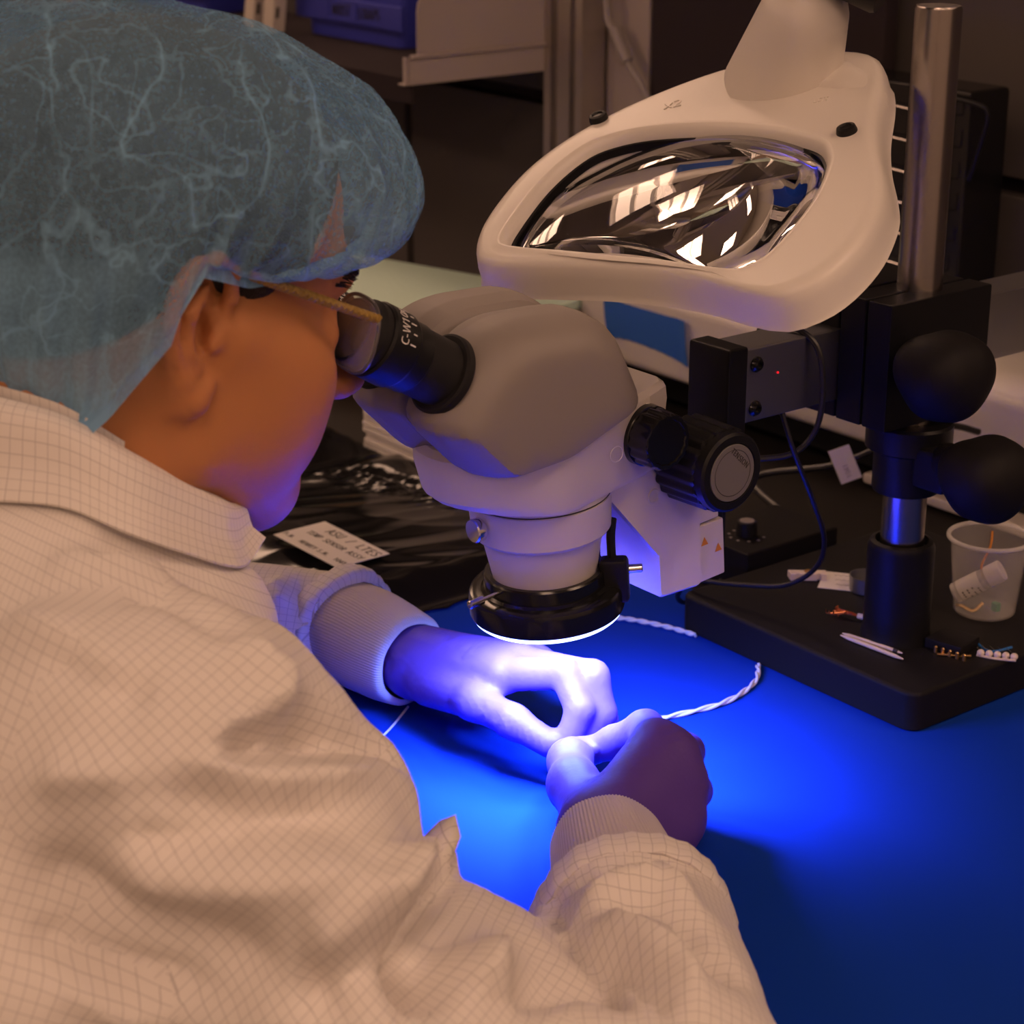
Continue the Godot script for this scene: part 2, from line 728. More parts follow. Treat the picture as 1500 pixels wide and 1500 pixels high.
func setting() -> void:
	var g := Geo.new()
	g.box(V(10.4, 0.1, 10.2), V(-1.0, -0.05, -1.0))
	structure("floor", g, M.floor, "grey laboratory floor under the bench")
	g = Geo.new()
	g.box(V(10.4, 0.1, 10.2), V(-1.0, 2.80, -1.0))
	structure("ceiling", g, M.ceiling, "pale laboratory ceiling with troffers")
	for w in [["left", V(0.1, 2.85, 10.2), V(-6.15, 1.375, -1.0)], ["right", V(0.1, 2.85, 10.2), V(4.15, 1.375, -1.0)], ["far", V(10.4, 2.85, 0.1), V(-1.0, 1.375, -6.05)], ["near", V(10.4, 2.85, 0.1), V(-1.0, 1.375, 4.05)]]:
		g = Geo.new()
		g.box(w[1], w[2])
		structure("wall_" + w[0], g, M.wall, "plain laboratory wall on the %s side" % w[0])
	# the bench's rear partition: panels, a seam, and a dark horizontal rail
	g = Geo.new()
	g.box(V(5.2, 1.5, 0.03), V(-1.2, 0.75, -0.835))
	var wp := structure("wall_back", g, M.fabric_dark, "dark partition behind the bench")
	for q in [[-3.6, -1.292], [-1.278, 0.12], [0.13, 1.4]]:
		for r in [[0.05, 1.002], [1.018, 1.49]]:
			var p := Geo.new()
			p.box(V(q[1] - q[0], r[1] - r[0], 0.02), V((q[0] + q[1]) / 2, (r[0] + r[1]) / 2, -0.81), 0.004)
			part("panel", p, M.fabric, wp)
	var e := Geo.new()
	e.box(V(5.2, 0.03, 0.05), V(-1.2, 1.515, -0.82), 0.005)
	part("cap_rail", e, M.grey_paint, wp)


func bench() -> void:
	var t := thing("workbench", V(-0.9, 0, -0.3), "long laboratory workbench beneath the blue mat", "workbench")
	var g := Geo.new()
	g.box(V(4.0, 0.03, 1.02), V(0, 0.732, 0.02), 0.004)
	part("tabletop", g, M.table, t)
	for x in [-1.9, 1.9]:
		for z in [-0.42, 0.45]:
			g = Geo.new()
			g.box(V(0.05, 0.716, 0.05), V(x, 0.358, z), 0.004)
			part("leg", g, M.grey_paint, t)
	g = Geo.new()
	# cut back along the rear on the left, full depth on the right of the stand
	g.prism(PackedVector2Array([Vector2(-1.6, 0.215), Vector2(-1.6, -0.315), Vector2(-0.02, -0.315), Vector2(-0.02, -0.56), Vector2(0.8, -0.56), Vector2(0.8, 0.215)]), 0.7472, 0.75, 0.0, 0.0008)
	tag(part("blue_mat", g, M.mat_blue, self), "smooth blue antistatic mat covering the bench top", "mat")


func background_things() -> void:
	# wall shelf at the upper left with its pale end panel
	var t := thing("wall_shelf", V(-0.925, 1.056, -0.80), "grey metal wall shelf with pale end panel beside the aluminium upright", "shelf")
	var g := Geo.new()
	var side := PackedVector2Array([Vector2(0.0, 0.0), Vector2(0.25, 0.0), Vector2(0.25, 0.028), Vector2(0.238, 0.03), Vector2(0.238, 0.078)])
	for i in 5:
		side.append(Vector2(0.216, 0.078) + 0.022 * Vector2.from_angle(PI / 2 * i / 4.0))
	side.append(Vector2(0.0, 0.10))
	side.append(Vector2(0.0, 0.0))
	side.resize(side.size() - 1)
	# (z, y) outline stood up as a plate in the plane across x
	g.prism(side, -0.0012, 0.0012, 0.0005, 0.0005, Transform3D(Basis(V(0, 0, 1), V(1, 0, 0), V(0, 1, 0)), V(0, 0, 0)))
	part("end_panel", g, M.grey_paint, t)
	g = Geo.new()
	g.box(V(0.012, 0.002, 0.258), V(-0.005, 0.0, 0.128), 0.0006)
	g.box(V(0.008, 0.030, 0.0022), V(-0.003, 0.014, 0.252), 0.0006)
	g.box(V(0.006, 0.004, 0.25), V(0.003, 0.030, 0.124), 0.001)
	part("flange", g, M.grey_paint, t)
	g = Geo.new()
	g.box(V(1.6, 0.003, 0.245), V(-0.802, 0.004, 0.124), 0.001)
	g.box(V(1.6, 0.028, 0.004), V(-0.802, -0.008, 0.244), 0.001)
	part("deck", g, M.fabric_dark, t)
	# blue parts bins on the shelf
	for q in [[-1.245, -0.745, "blue plastic parts bin marked WRIST STRAPS on the shelf beside its end panel", true], [-1.72, -0.745, "blue plastic parts bin standing on the shelf behind the cap", false]]:
		var b := thing("parts_bin", V(q[0], 1.062, q[1]), q[2], "bin")
		var w := 0.22
		var d := 0.11
		var rings := []
		for l in [[0.0, 0.94], [0.04, 0.97], [0.10, 1.0], [0.10, 0.955], [0.04, 0.93], [0.006, 0.90]]:
			var r := PackedVector3Array()
			for p in Geo.rect(w * l[1], d * l[1], 0.01, 3):
				r.append(V(p.x, l[0], p.y))
			rings.append(r)
		g = Geo.new()
		g.loft(rings)
		part("tub", g, M.bin, b)
		g = Geo.new()
		g.box(V(w + 0.016, 0.030, 0.006), V(0, 0.036, d / 2 + 0.005), 0.002)
		part("label_lip", g, M.bin, b)
		if q[3]:
			for k in 2:
				g = Geo.new()
				var cx := -0.012 + k * 0.062
				g.box(V(0.052, 0.0012, 0.0015), V(cx, 0.048, d / 2 + 0.0085), 0.0003)
				g.box(V(0.052, 0.0012, 0.0015), V(cx, 0.025, d / 2 + 0.0085), 0.0003)
				g.box(V(0.0012, 0.024, 0.0015), V(cx - 0.0265, 0.0365, d / 2 + 0.0085), 0.0003)
				part("label_slot", g, M.bin, b)
				g = Geo.new()
				g.text("WRIST" if k == 0 else "STRAPS", 0.017, 0.0006, Transform3D(Basis(Vector3(0.85, 0.04, 0), Vector3(0.1, 1, 0), Vector3(0, 0, 1)), V(cx, 0.0365, d / 2 + 0.0086)), "Droid Sans")
				part("lettering", g, M.print_dark, b)
	var cb := thing("cardboard_box", V(-1.98, 1.062, -0.69), "brown cardboard carton at the far end of the shelf", "box")
	g = Geo.new()
	g.box(V(0.26, 0.06, 0.16), V(0, 0.03, 0), 0.002)
	part("carton", g, M.cardboard, cb)
	g = Geo.new()
	g.box(V(0.27, 0.02, 0.17), V(0, 0.07, 0), 0.002)
	part("lid", g, M.cardboard, cb)
	# two pale slotted bars leaning behind the cap
	for k in 2:
		var bar := thing("slotted_bar", V(-1.43 + 0.055 * k, 1.062, -0.66 + 0.005 * k), ["left pale slotted metal bar standing on the shelf", "right pale slotted metal bar with slots nearer the blue bin"][k], "bar")
		g = Geo.new()
		var lean := Basis(V(0, 0, 1), -0.20)
		g.box(V(0.024, 0.34, 0.02), lean * V(0, 0.17, 0) + V(0, 0.003, 0), 0.002, lean)
		part("channel", g, M.cream, bar)
		for s in 6:
			g = Geo.new()
			g.box(V(0.003, 0.014, 0.004), lean * V(0.0115, 0.03 + 0.05 * s, 0.004), 0.0005, lean)
			part("slot", g, M.print_dark, bar)
	# aluminium upright, grey post beside it, thin grey cable
	t = thing("aluminium_upright", V(-0.89, 0.75, -0.765), "grooved aluminium extrusion upright holding the wall shelf", "upright")
	g = Geo.new()
	var pr := PackedVector2Array()
	for p in [[-0.034, -0.025], [0.034, -0.025], [0.034, 0.025], [0.022, 0.025], [0.022, 0.014], [0.012, 0.014], [0.012, 0.025], [-0.010, 0.025], [-0.010, 0.014], [-0.022, 0.014], [-0.022, 0.025], [-0.034, 0.025]]:
		pr.append(Vector2(p[0], p[1]))
	g.prism(pr, 0.0, 0.95, 0.001, 0.001)
	part("extrusion", g, M.alu, t)
	t = thing("grey_post", V(-0.818, 0.75, -0.785), "flat brown-grey post right of the aluminium upright", "post")
	g = Geo.new()
	g.box(V(0.072, 0.93, 0.02), V(0, 0.465, 0), 0.003)
	part("channel", g, M.grey_paint, t)
	g = Geo.new()
	g.tube(curve([V(-0.838, 1.30, -0.765), V(-0.836, 1.14, -0.758), V(-0.818, 1.105, -0.757), V(-0.795, 1.075, -0.757), V(-0.768, 1.048, -0.757), V(-0.74, 0.99, -0.76), V(-0.735, 0.80, -0.76), V(-0.735, 0.754, -0.75)], 6), 0.0042, 8)
	tag(part("grey_cable", g, M.cable_grey, self), "thin grey cable hanging in front of the grey post", "cable")
	g = Geo.new()
	g.tube(curve([V(-0.820, 1.112, -0.7565), V(-0.808, 1.092, -0.7565), V(-0.796, 1.078, -0.7565)], 5), 0.0066, 10)
	tag(part("tape_wrap", g, M.cable_grey, self), "lumpy tape joint wrapped on the grey cable", "tape")
	# black panel leaning on the partition, behind the magnifier
	t = thing("dark_board", V(-0.60, 0.75, -0.775), "large black panel against the partition behind the magnifier", "panel")
	g = Geo.new()
	g.box(V(0.34, 0.70, 0.02), V(0, 0.35, 0), 0.004)
	part("board", g, M.fabric_dark, t)
	# black box with a wire rack before it, behind the steel post
	t = thing("black_case", V(-0.345, 0.8864, -0.722), "black upright equipment case behind the steel post", "case")
	g = Geo.new()
	g.box(V(0.17, 0.226, 0.055), V(0, 0.113, 0), 0.004)
	part("shell", g, M.black_gloss, t)
	t = thing("wire_rack", V(-0.33, 0.8864, -0.685), "bent chrome wire rack before the black case", "rack")
	for k in 6:
		g = Geo.new()
		var y := 0.0586 + 0.029 * k
		var w := 0.055 if k else 0.05
		g.tube(curve([V(-0.06, y + 0.004, 0), V(0.02, y, 0), V(w - 0.004, y - 0.001, 0.0), V(w, y + 0.003, 0.0), V(w + 0.002, y + 0.016, -0.003)], 4), 0.0008, 6)
		part("wire", g, M.steel, t)
	g = Geo.new()
	g.tube(curve([V(0.045, 0.2196, -0.004), V(0.080, 0.2166, -0.006), V(0.093, 0.2086, -0.006), V(0.085, 0.1736, -0.006), V(0.077, 0.1486, -0.006)], 5), 0.0022, 6)
	part("hoop", g, M.black, t)
	g = Geo.new()
	for x in [-0.055, 0.045]:
		g.tube(PackedVector3Array([V(x, 0.0008, -0.003), V(x, 0.222, -0.003)]), 0.002, 6)
	part("upright_wire", g, M.black, t)
	# stack of white sheets and the pale green pad on its carton
	t = thing("paper_stack", V(-0.60, 0.75, -0.395), "tall stack of white sheets behind the black bag", "paper")
	var rng := RandomNumberGenerator.new()
	rng.seed = 5
	for k in 14:
		g = Geo.new()
		g.box(V(0.15, 0.0052, 0.17), V(rng.randf_range(-0.002, 0.002), 0.003 + 0.0058 * k, rng.randf_range(-0.002, 0.002)), 0.0012, Basis(Vector3.UP, rng.randf_range(-0.012, 0.012)), 0.006)
		part("sheet_bundle", g, M.paper, t)
	t = thing("flat_carton", V(-0.86, 0.75, -0.50), "low brown flat carton under the pale green pad", "carton")
	g = Geo.new()
	var rot := Basis(Vector3.UP, 0.27)
	g.box(V(0.33, 0.085, 0.16), V(0, 0.0425, 0), 0.003, rot)
	part("carton", g, M.cardboard, t)
	g = Geo.new()
	var pad := PackedVector2Array()
	for p in Geo.rect(0.35, 0.19, 0.006, 3):
		pad.append(p)
	g.prism(pad, 0.0, 0.012, 0.003, 0.003, Transform3D(rot, V(-0.855, 0.836, -0.50)))
	tag(part("green_pad", g, M.green, self), "pale green pad lying flat behind the microscope", "pad")
	# black bags
	black_bag("document_bag", V(-0.465, 0.7505, -0.19), 0.35, 0.30, 0.016, 0.0, 3, "glossy black antistatic bag with a white printed label", "bag")
	black_bag("dark_bag", V(-0.825, 0.7505, -0.155), 0.38, 0.30, 0.03, 0.05, 9, "dull black bag behind the person's chin", "bag")
	t = thing("bag_label", V(-0.4175, 0.7725, -0.105), "white label printed ASU LTES stuck on the black bag", "label")
	g = Geo.new()
	g.box(V(0.098, 0.0006, 0.052), V(), 0.0002)
	part("sticker", g, M.paper, t)
	var flat := Basis(Vector3.RIGHT, -PI / 2)
	for q in [["ASU / LTES", 0.0125, -0.0155, 0.010], ["TEMP SENSOR ASSY", 0.0085, -0.001, 0.004], ["P.N.  HENKEY", 0.0068, 0.0165, -0.022], ["S.N.  1041", 0.0068, 0.0165, 0.026]]:
		g = Geo.new()
		g.text(q[0], q[1], 0.0003, Transform3D(flat, V(q[3], 0.0004, q[2])), "Droid Sans Mono")
		part("lettering", g, M.print_dark, t)


# pillow of crinkled film with a heat-sealed band along its rear edge
func black_bag(called: String, at: Vector3, w: float, d: float, h: float, turn: float, seed_: int, label: String, cat: String) -> void:
	var t := thing(called, at, label, cat)
	t.rotation.y = turn
	var nz := FastNoiseLite.new()
	nz.seed = seed_
	nz.frequency = 7.0
	nz.fractal_type = FastNoiseLite.FRACTAL_RIDGED
	nz.fractal_octaves = 2
	var n2 := FastNoiseLite.new()
	n2.seed = seed_ + 4
	n2.frequency = 60.0
	var nx := 110
	var nz_ := 100
	var vs := PackedVector3Array()
	var ts := PackedInt32Array()
	for layer in 2:
		for j in nz_ + 1:
			for i in nx + 1:
				var u := float(i) / nx
				var q := float(j) / nz_
				var x := (u - 0.5) * w
				var z := (q - 0.5) * d
				var edge := minf(minf(u, 1 - u) * w, minf(q, 1 - q) * d)
				var body := smoothstep(0.0, 0.05, edge)
				var zl := z + 0.101 + 0.304 * x
				var band := exp(-pow(zl / 0.010, 2.0))
				var near := exp(-pow((zl - 0.018) / 0.024, 2.0))
				var y := 0.0015
				if layer == 0:
					y += h * body * (0.75 + 0.25 * sin(u * 5.0 + seed_)) * (1.0 - 0.75 * band)
					y += (nz.get_noise_2d(x * 1.2 + z * 0.5, z * 0.5) + 0.3) * 0.0024 * body * (1.0 - 0.7 * smoothstep(0.03, 0.0, absf(z - 0.085)) * smoothstep(0.06, 0.04, absf(x - 0.03)))
					y += near * body * 0.0065 * n2.get_noise_2d(x * 1.5 + z * 0.4, z * 0.30) + band * 0.0012 * sin(x * 900.0)
				else:
					y = 0.0008
				vs.append(V(x + (0.004 * nz.get_noise_2d(z * 2.0, 5.0) if i == 0 or i == nx else 0.0), y, z))
	var row := nx + 1
	var lay := row * (nz_ + 1)
	for layer in 2:
		for j in nz_:
			for i in nx:
				var a := layer * lay + j * row + i
				if layer == 0:
					ts.append_array(PackedInt32Array([a, a + row, a + 1, a + 1, a + row, a + row + 1]))
				else:
					ts.append_array(PackedInt32Array([a, a + 1, a + row, a + 1, a + row + 1, a + row]))
	var g := Geo.new()
	g.add(vs, ts, false)
	for j in nz_:
		for i in [0, nx]:
			var a: int = j * row + i
			g.t.append_array(PackedInt32Array([a, a + lay, a + row, a + row, a + lay, a + lay + row]))
	for i in nx:
		for j in [0, nz_]:
			var a: int = j * row + i
			g.t.append_array(PackedInt32Array([a, a + 1, a + lay, a + 1, a + lay + 1, a + lay]))
	g.smooth_normals()
	part("film", g, M.bag, t)


func stand() -> void:
	# heavy base, foot, steel post, clamp, boom
	var t := thing("boom_stand", V(0.017, 0.75, -0.318), "heavy black boom stand with polished steel post and aluminium boom", "stand")
	var o := t.position
	var g := Geo.new()
	g.prism(Geo.rect(0.241, 0.26, 0.012, 4), 0.001, 0.030, 0.001, 0.003, Transform3D(Basis(), V(-0.0245, 0, -0.38) - V(o.x, 0, o.z)), 3)
	part("base", g, M.black_matt, t)
	g = Geo.new()
	g.lathe([Vector2(0.026, 0.029), Vector2(0.0256, 0.034), Vector2(0.0245, 0.040), Vector2(0.0245, 0.102), Vector2(0.0228, 0.1065), Vector2(0.0195, 0.1075), Vector2(0.0195, 0.1005), Vector2(0.0155, 0.1005)], 48)
	part("foot", g, M.anodised, t, 30)
	g = Geo.new()
	g.lathe([Vector2(0.0158, 0.095), Vector2(0.0158, 0.484), Vector2(0.0148, 0.486), Vector2(0.010, 0.486), Vector2(0.0, 0.4855)], 48)
	part("post", g, M.steel, t, 30)
	# safety collar and its knob
	g = Geo.new()
	g.lathe([Vector2(0.0162, 0.146), Vector2(0.0235, 0.146), Vector2(0.0245, 0.148), Vector2(0.0245, 0.176), Vector2(0.031, 0.179), Vector2(0.031, 0.196), Vector2(0.0295, 0.198), Vector2(0.0162, 0.198)], 48, Transform3D(), 0, 0.0, true)
	g.box(V(0.03, 0.03, 0.03), V(0.034, 0.172, 0.004), 0.004)
	part("safety_collar", g, M.anodised, t, 30)
	# clamp: three slabs with gaps, chrome bolt behind
	for q in [[0.0240, 0.0455, -0.050, 0.054], [-0.0005, 0.0222, -0.048, 0.054], [-0.061, -0.0025, -0.042, 0.053]]:
		g = Geo.new()
		g.box(V(q[1] - q[0], 0.090, q[3] - q[2]), V((q[0] + q[1]) / 2 - 0.022, 0.249, (q[2] + q[3]) / 2), 0.0015)
		part("clamp_slab", g, M.anodised, t)
	g = Geo.new()
	g.lathe([Vector2(0.0, -0.05), Vector2(0.005, -0.05), Vector2(0.005, 0.03), Vector2(0.0, 0.03)], 16, Transform3D(Basis(V(0, 0, 1), -PI / 2), V(0.0, 0.206, -0.02)))
	part("clamp_bolt", g, M.chrome, t)
	# boom: hollow rectangular bar along z
	var bx := -0.0235 - o.x
	g = Geo.new()
	g.box(V(0.034, 0.052, 0.72), V(bx, 0.2425, -0.536 - o.z), 0.0016)
	part("boom", g, M.alu_bar, t)
	# end block, carrying the focus mount
	g = Geo.new()
	g.box(V(0.040, 0.066, 0.018), V(bx, 0.2385, -0.166 - o.z), 0.002)
	g.box(V(0.034, 0.070, 0.026), V(bx + 0.004, 0.166, -0.146 - o.z), 0.002)
	part("end_block", g, M.black, t)
	for y in [0.257, 0.226]:
		g = Geo.new()
		g.lathe([Vector2(0.0055, 0.0), Vector2(0.0055, 0.001), Vector2(0.004, 0.003), Vector2(0.0022, 0.0034), Vector2(0.0022, 0.0022), Vector2(0.0, 0.0022)], 20, Transform3D(Basis(V(0, 0, 1), -PI / 2), V(-0.0062 - o.x, y, -0.185 - o.z)))
		part("bolt", g, M.black_gloss, t)
	g = Geo.new()
	g.ball(V(-0.0062 - o.x, 0.2475, -0.206 - o.z), V(0.0006, 0.0006, 0.0006), 8, 6)
	part("indicator_light", g, M.led_red, t)
	# bulbous black clamp knobs
	for q in [[V(0.020, 0.250, 0.034), V(1, 0.02, 0.06), 0.030, 0.064], [V(0.044, 0.180, 0.008), V(1, -0.05, 0.10), 0.029, 0.062]]:
		var b := Blob.new()
		var ax: Vector3 = q[1].normalized()
		var p0: Vector3 = q[0]
		var r: float = q[2]
		var ln: float = q[3]
		var e1 := ax.cross(Vector3.UP).normalized()
		var e2 := e1.cross(ax)
		b.cap(p0, p0 + ax * 0.02, 0.013, 0.013, 0.01)
		b.ell(p0 + ax * ln * 0.62, V(r * 1.12, ln * 0.46, r * 0.94), Basis(e1, ax, e2), 0.01)
		for k in 3:
			var a := TAU * k / 3 + 0.5
			var dd := e1 * cos(a) + e2 * sin(a)
			b.cap(p0 + ax * ln * 0.45 + dd * r * 0.52, p0 + ax * ln * 0.72 + dd * r * 0.45, r * 0.56, r * 0.5, 0.012)
		var kg := b.nets(0.002)
		kg.smooth_normals()
		part("knob", kg, M.black_matt, t)


func scope_xf() -> Transform3D:
	return Transform3D(Basis(V(1, 0, 0), deg_to_rad(5.0)), V(0, 0.88, 0))


# an outline in (z, y) swept across x with several scaled sections
func side_loft(g: Geo, outline: PackedVector2Array, sections: Array, xf: Transform3D) -> void:
	var c := Vector2()
	for p in outline:
		c += p / outline.size()
	var rings := []
	for s in sections:
		var r := PackedVector3Array()
		for p in outline:
			var q: Vector2 = c + (p - c) * s[1] + Vector2(s[2], s[3])
			r.append(xf * V(s[0], q.y, q.x))
		rings.append(r)
	g.loft(rings)


func rounded(pts: Array, r: float, n := 3) -> PackedVector2Array:
	var out := PackedVector2Array()
	var m := pts.size()
	for i in m:
		var p: Vector2 = pts[i]
		var a: Vector2 = pts[(i + m - 1) % m]
		var b: Vector2 = pts[(i + 1) % m]
		var ra := minf(r, (a - p).length() * 0.45)
		var rb := minf(r, (b - p).length() * 0.45)
		var s := p + (a - p).normalized() * ra
		var e := p + (b - p).normalized() * rb
		for k in n + 1:
			var u := float(k) / n
			out.append(s.lerp(p, u).lerp(p.lerp(e, u), u))
	return out


func microscope() -> void:
	var t := Node3D.new()
	t.name = "microscope"
	add_child(t)
	t.transform = scope_xf()
	tag(t, "stereo microscope with grey binocular head and pale body on the boom", "microscope")
	var id := Transform3D()
	var g := Geo.new()
	# lower body shell: rounded front, narrower rear
	var plan := PackedVector2Array()
	for i in 17:
		var a := deg_to_rad(lerpf(-12.0, 192.0, i / 16.0))
		plan.append(Vector2(0.056 * cos(a), 0.022 + 0.062 * sin(a)))
	plan.append_array(PackedVector2Array([Vector2(-0.043, -0.060), Vector2(-0.036, -0.080), Vector2(-0.028, -0.085), Vector2(0.028, -0.085), Vector2(0.036, -0.080), Vector2(0.043, -0.060)]))
	var sections := [[0.0835, 0.84], [0.0845, 0.875], [0.088, 0.90], [0.105, 0.93], [0.125, 0.975], [0.133, 0.97], [0.137, 0.92]]
	var rings := []
	for s in sections:
		var r := PackedVector3Array()
		for p in plan:
			var lift: float = (0.004 if s[0] > 0.11 else 0.0) * (1.0 if p.y < -0.05 else 0.0)
			var dip := clampf((p.y - 0.02) / 0.06, 0.0, 1.0) * 0.010
			r.append(V(p.x * s[1], s[0] + lift + (dip if s[0] < 0.1 else -0.006 * clampf(p.y / 0.08, 0.0, 1.0)), 0.0 + p.y * s[1]))
		rings.append(r)
	g.loft(rings)
	var body := part("body", g, M.scope_white, t, 32)
	# small round blind mark and the seam of the moulding
	g = Geo.new()
	g.lathe([Vector2(0.0045, 0.0), Vector2(0.0049, 0.0003), Vector2(0.0052, 0.0)], 24, Transform3D(Basis(V(0, 0, 1), -PI / 2), V(0.0508, 0.112, -0.022)), 0, 0, true)
	part("mark", g, M.scope_white, body)
	# binocular housings
	var outline := rounded([Vector2(0.107, 0.162), Vector2(0.0885, 0.1885), Vector2(0.062, 0.2075), Vector2(0.042, 0.211), Vector2(-0.008, 0.2055), Vector2(-0.031, 0.189), Vector2(-0.050, 0.140), Vector2(-0.015, 0.130), Vector2(0.018, 0.120), Vector2(0.072, 0.120)], 0.010, 3)
	for s in [1, -1]:
		g = Geo.new()
		side_loft(g, outline, [[s * 0.003, 0.86, 0.0, -0.004], [s * 0.0045, 0.90, 0.0, -0.002], [s * 0.0075, 0.93, 0.0, 0.0], [s * 0.019, 0.995, 0.0, 0.0], [s * 0.022, 1.0, 0.0, 0.0], [s * 0.034, 1.0, 0.0, 0.0], [s * 0.040, 0.985, 0.0, 0.0], [s * 0.0465, 0.95, 0.0, -0.001], [s * 0.0525, 0.90, 0.0, -0.002], [s * 0.0575, 0.84, 0.0, -0.004], [s * 0.0605, 0.77, 0.0, -0.006], [s * 0.0620, 0.68, 0.0, -0.006], [s * 0.0625, 0.50, 0.0, -0.006]], id)
		var h := part("prism_housing", g, M.scope_grey, t, 28)
		# eyepiece
		var ax := V(0.0, sin(deg_to_rad(36.0)), cos(deg_to_rad(36.0)))
		var at := V(s * 0.031, 0.1862, 0.0845)
		var f := frame(ax, at)
		g = Geo.new()
		g.lathe([Vector2(0.0, 0.0), Vector2(0.0232, 0.0), Vector2(0.0240, 0.0012), Vector2(0.0240, 0.0052), Vector2(0.0225, 0.0062), Vector2(0.0196, 0.0062), Vector2(0.0196, 0.030), Vector2(0.0, 0.030)], 44, f)
		var ep := part("eyepiece", g, M.rubber, t, 30)
		g = Geo.new()
		g.lathe([Vector2(0.0196, 0.029), Vector2(0.0206, 0.030), Vector2(0.0206, 0.039), Vector2(0.0214, 0.041), Vector2(0.0222, 0.0425), Vector2(0.0222, 0.0595), Vector2(0.0212, 0.0612), Vector2(0.0196, 0.062)], 44, f)
		part("dioptre_ring", g, M.black, ep, 30)
		g = Geo.new()
		g.lathe([Vector2(0.0196, 0.061), Vector2(0.0205, 0.0615), Vector2(0.0208, 0.066), Vector2(0.0196, 0.0675), Vector2(0.0186, 0.070), Vector2(0.0182, 0.075), Vector2(0.0172, 0.076), Vector2(0.0164, 0.0745), Vector2(0.0160, 0.066), Vector2(0.0118, 0.0655)], 44, f)
		part("eyecup", g, M.rubber, ep, 30)
		g = Geo.new()
		g.lathe([Vector2(0.0, 0.0668), Vector2(0.006, 0.0664), Vector2(0.0122, 0.0650), Vector2(0.0122, 0.0635), Vector2(0.0, 0.0635)], 32, f)
		part("eye_lens", g, M.black_gloss, ep, 30)
		# printed marks round the dioptre ring
		g = Geo.new()
		for k in 9:
			var a := deg_to_rad(-150.0 + 17.0 * k)
			var tall := 0.004 if k % 2 == 0 else 0.0026
			var rad := V(cos(a), 0, sin(a))
			g.box(V(0.0008, tall, 0.0003), f * (rad * 0.02225 + V(0, 0.0455 + tall / 2, 0)), 0.0, f.basis * Basis(Vector3.UP, -a - PI / 2))
		part("scale_mark", g, M.print_white, ep)
		g = Geo.new()
		g.text("C-W10x", 0.0074, 0.0003, f, "Droid Sans", 0.02225, deg_to_rad(-42.0), 0.0535)
		part("lettering", g, M.print_white, ep)
	# pod below the body, with a thin dark joint, then the tapering objective barrel
	g = Geo.new()
	g.lathe([Vector2(0.0, 0.090), Vector2(0.0448, 0.090), Vector2(0.0452, 0.0815), Vector2(0.0448, 0.0805), Vector2(0.0448, 0.0800), Vector2(0.0454, 0.0795), Vector2(0.0440, 0.0575), Vector2(0.0425, 0.0555), Vector2(0.0385, 0.0540), Vector2(0.0330, 0.0240), Vector2(0.0315, 0.0225), Vector2(0.0, 0.0225)], 64)
	var pod := part("objective_barrel", g, M.scope_white, t, 25)
	g = Geo.new()
	g.lathe([Vector2(0.0445, 0.0812), Vector2(0.0453, 0.0809), Vector2(0.0453, 0.0803), Vector2(0.0445, 0.0800)], 64, id, 0, 0, true)
	part("joint_line", g, M.print_dark, pod)
	# silver thumbscrew at the left front
	g = Geo.new()
	var td := V(-0.03, 0.03, 1.0).normalized()
	g.lathe([Vector2(0.0, 0.0), Vector2(0.003, 0.0), Vector2(0.003, 0.005), Vector2(0.0068, 0.0055), Vector2(0.0076, 0.0065), Vector2(0.0076, 0.0115), Vector2(0.0070, 0.0125), Vector2(0.0, 0.0128)], 28, frame(td, V(0, 0.0675, 0) + td * 0.0400))
	part("thumbscrew", g, M.chrome, t, 30)
	# zoom knob on the right side, with flutes and printed steps
	var kx := Transform3D(Basis(V(0, 0, 1), -PI / 2), V(0.034, 0.1142, -0.052))
	for s in [1, -1]:
		var kk := kx if s > 0 else Transform3D(Basis(V(0, 0, 1), PI / 2), V(-0.034, 0.1142, -0.052))
		g = Geo.new()
		g.lathe([Vector2(0.0, 0.0), Vector2(0.0190, 0.0), Vector2(0.0197, 0.0015), Vector2(0.0192, 0.014), Vector2(0.0185, 0.0145)], 48, kk)
		g.lathe([Vector2(0.0, 0.0140), Vector2(0.0183, 0.0140), Vector2(0.0180, 0.028), Vector2(0.0168, 0.0305), Vector2(0.0145, 0.0305), Vector2(0.0140, 0.0295), Vector2(0.0, 0.0295)], 96, kk, 16, 0.022)
		var zk := part("zoom_knob", g, M.black_gloss, t, 30)
		if s > 0:
			g = Geo.new()
			for k in 4:
				var a := deg_to_rad(100.0 + 30.0 * k)
				g.box(V(0.0026, 0.0045, 0.0003), kk * V(0.0196 * cos(a), 0.007, 0.0196 * sin(a)), 0.0, kk.basis * Basis(Vector3.UP, -a - PI / 2))
			part("zoom_mark", g, M.print_white, zk)
	# focusing bracket: column, open side webs, top strap
	g = Geo.new()
	var colm := rounded([Vector2(-0.070, -0.009), Vector2(-0.070, 0.088), Vector2(-0.096, 0.104), Vector2(-0.108, 0.094), Vector2(-0.1062, -0.012)], 0.003, 2)
	side_loft(g, colm, [[-0.030, 0.97, 0, 0], [-0.028, 1.0, 0, 0], [0.028, 1.0, 0, 0], [0.030, 0.97, 0, 0]], id)
	var br := part("focus_bracket", g, M.scope_white, t, 30)
	for s in [1, -1]:
		g = Geo.new()
		var web := rounded([Vector2(-0.071, 0.020), Vector2(-0.0385, 0.064), Vector2(-0.025, 0.082), Vector2(-0.071, 0.088)], 0.002, 2)
		side_loft(g, web, [[s * 0.0245, 1.0, 0, 0], [s * 0.0295, 1.0, 0, 0], [s * 0.030, 0.985, 0, 0]], id)
		part("web", g, M.scope_white, br)
	g = Geo.new()
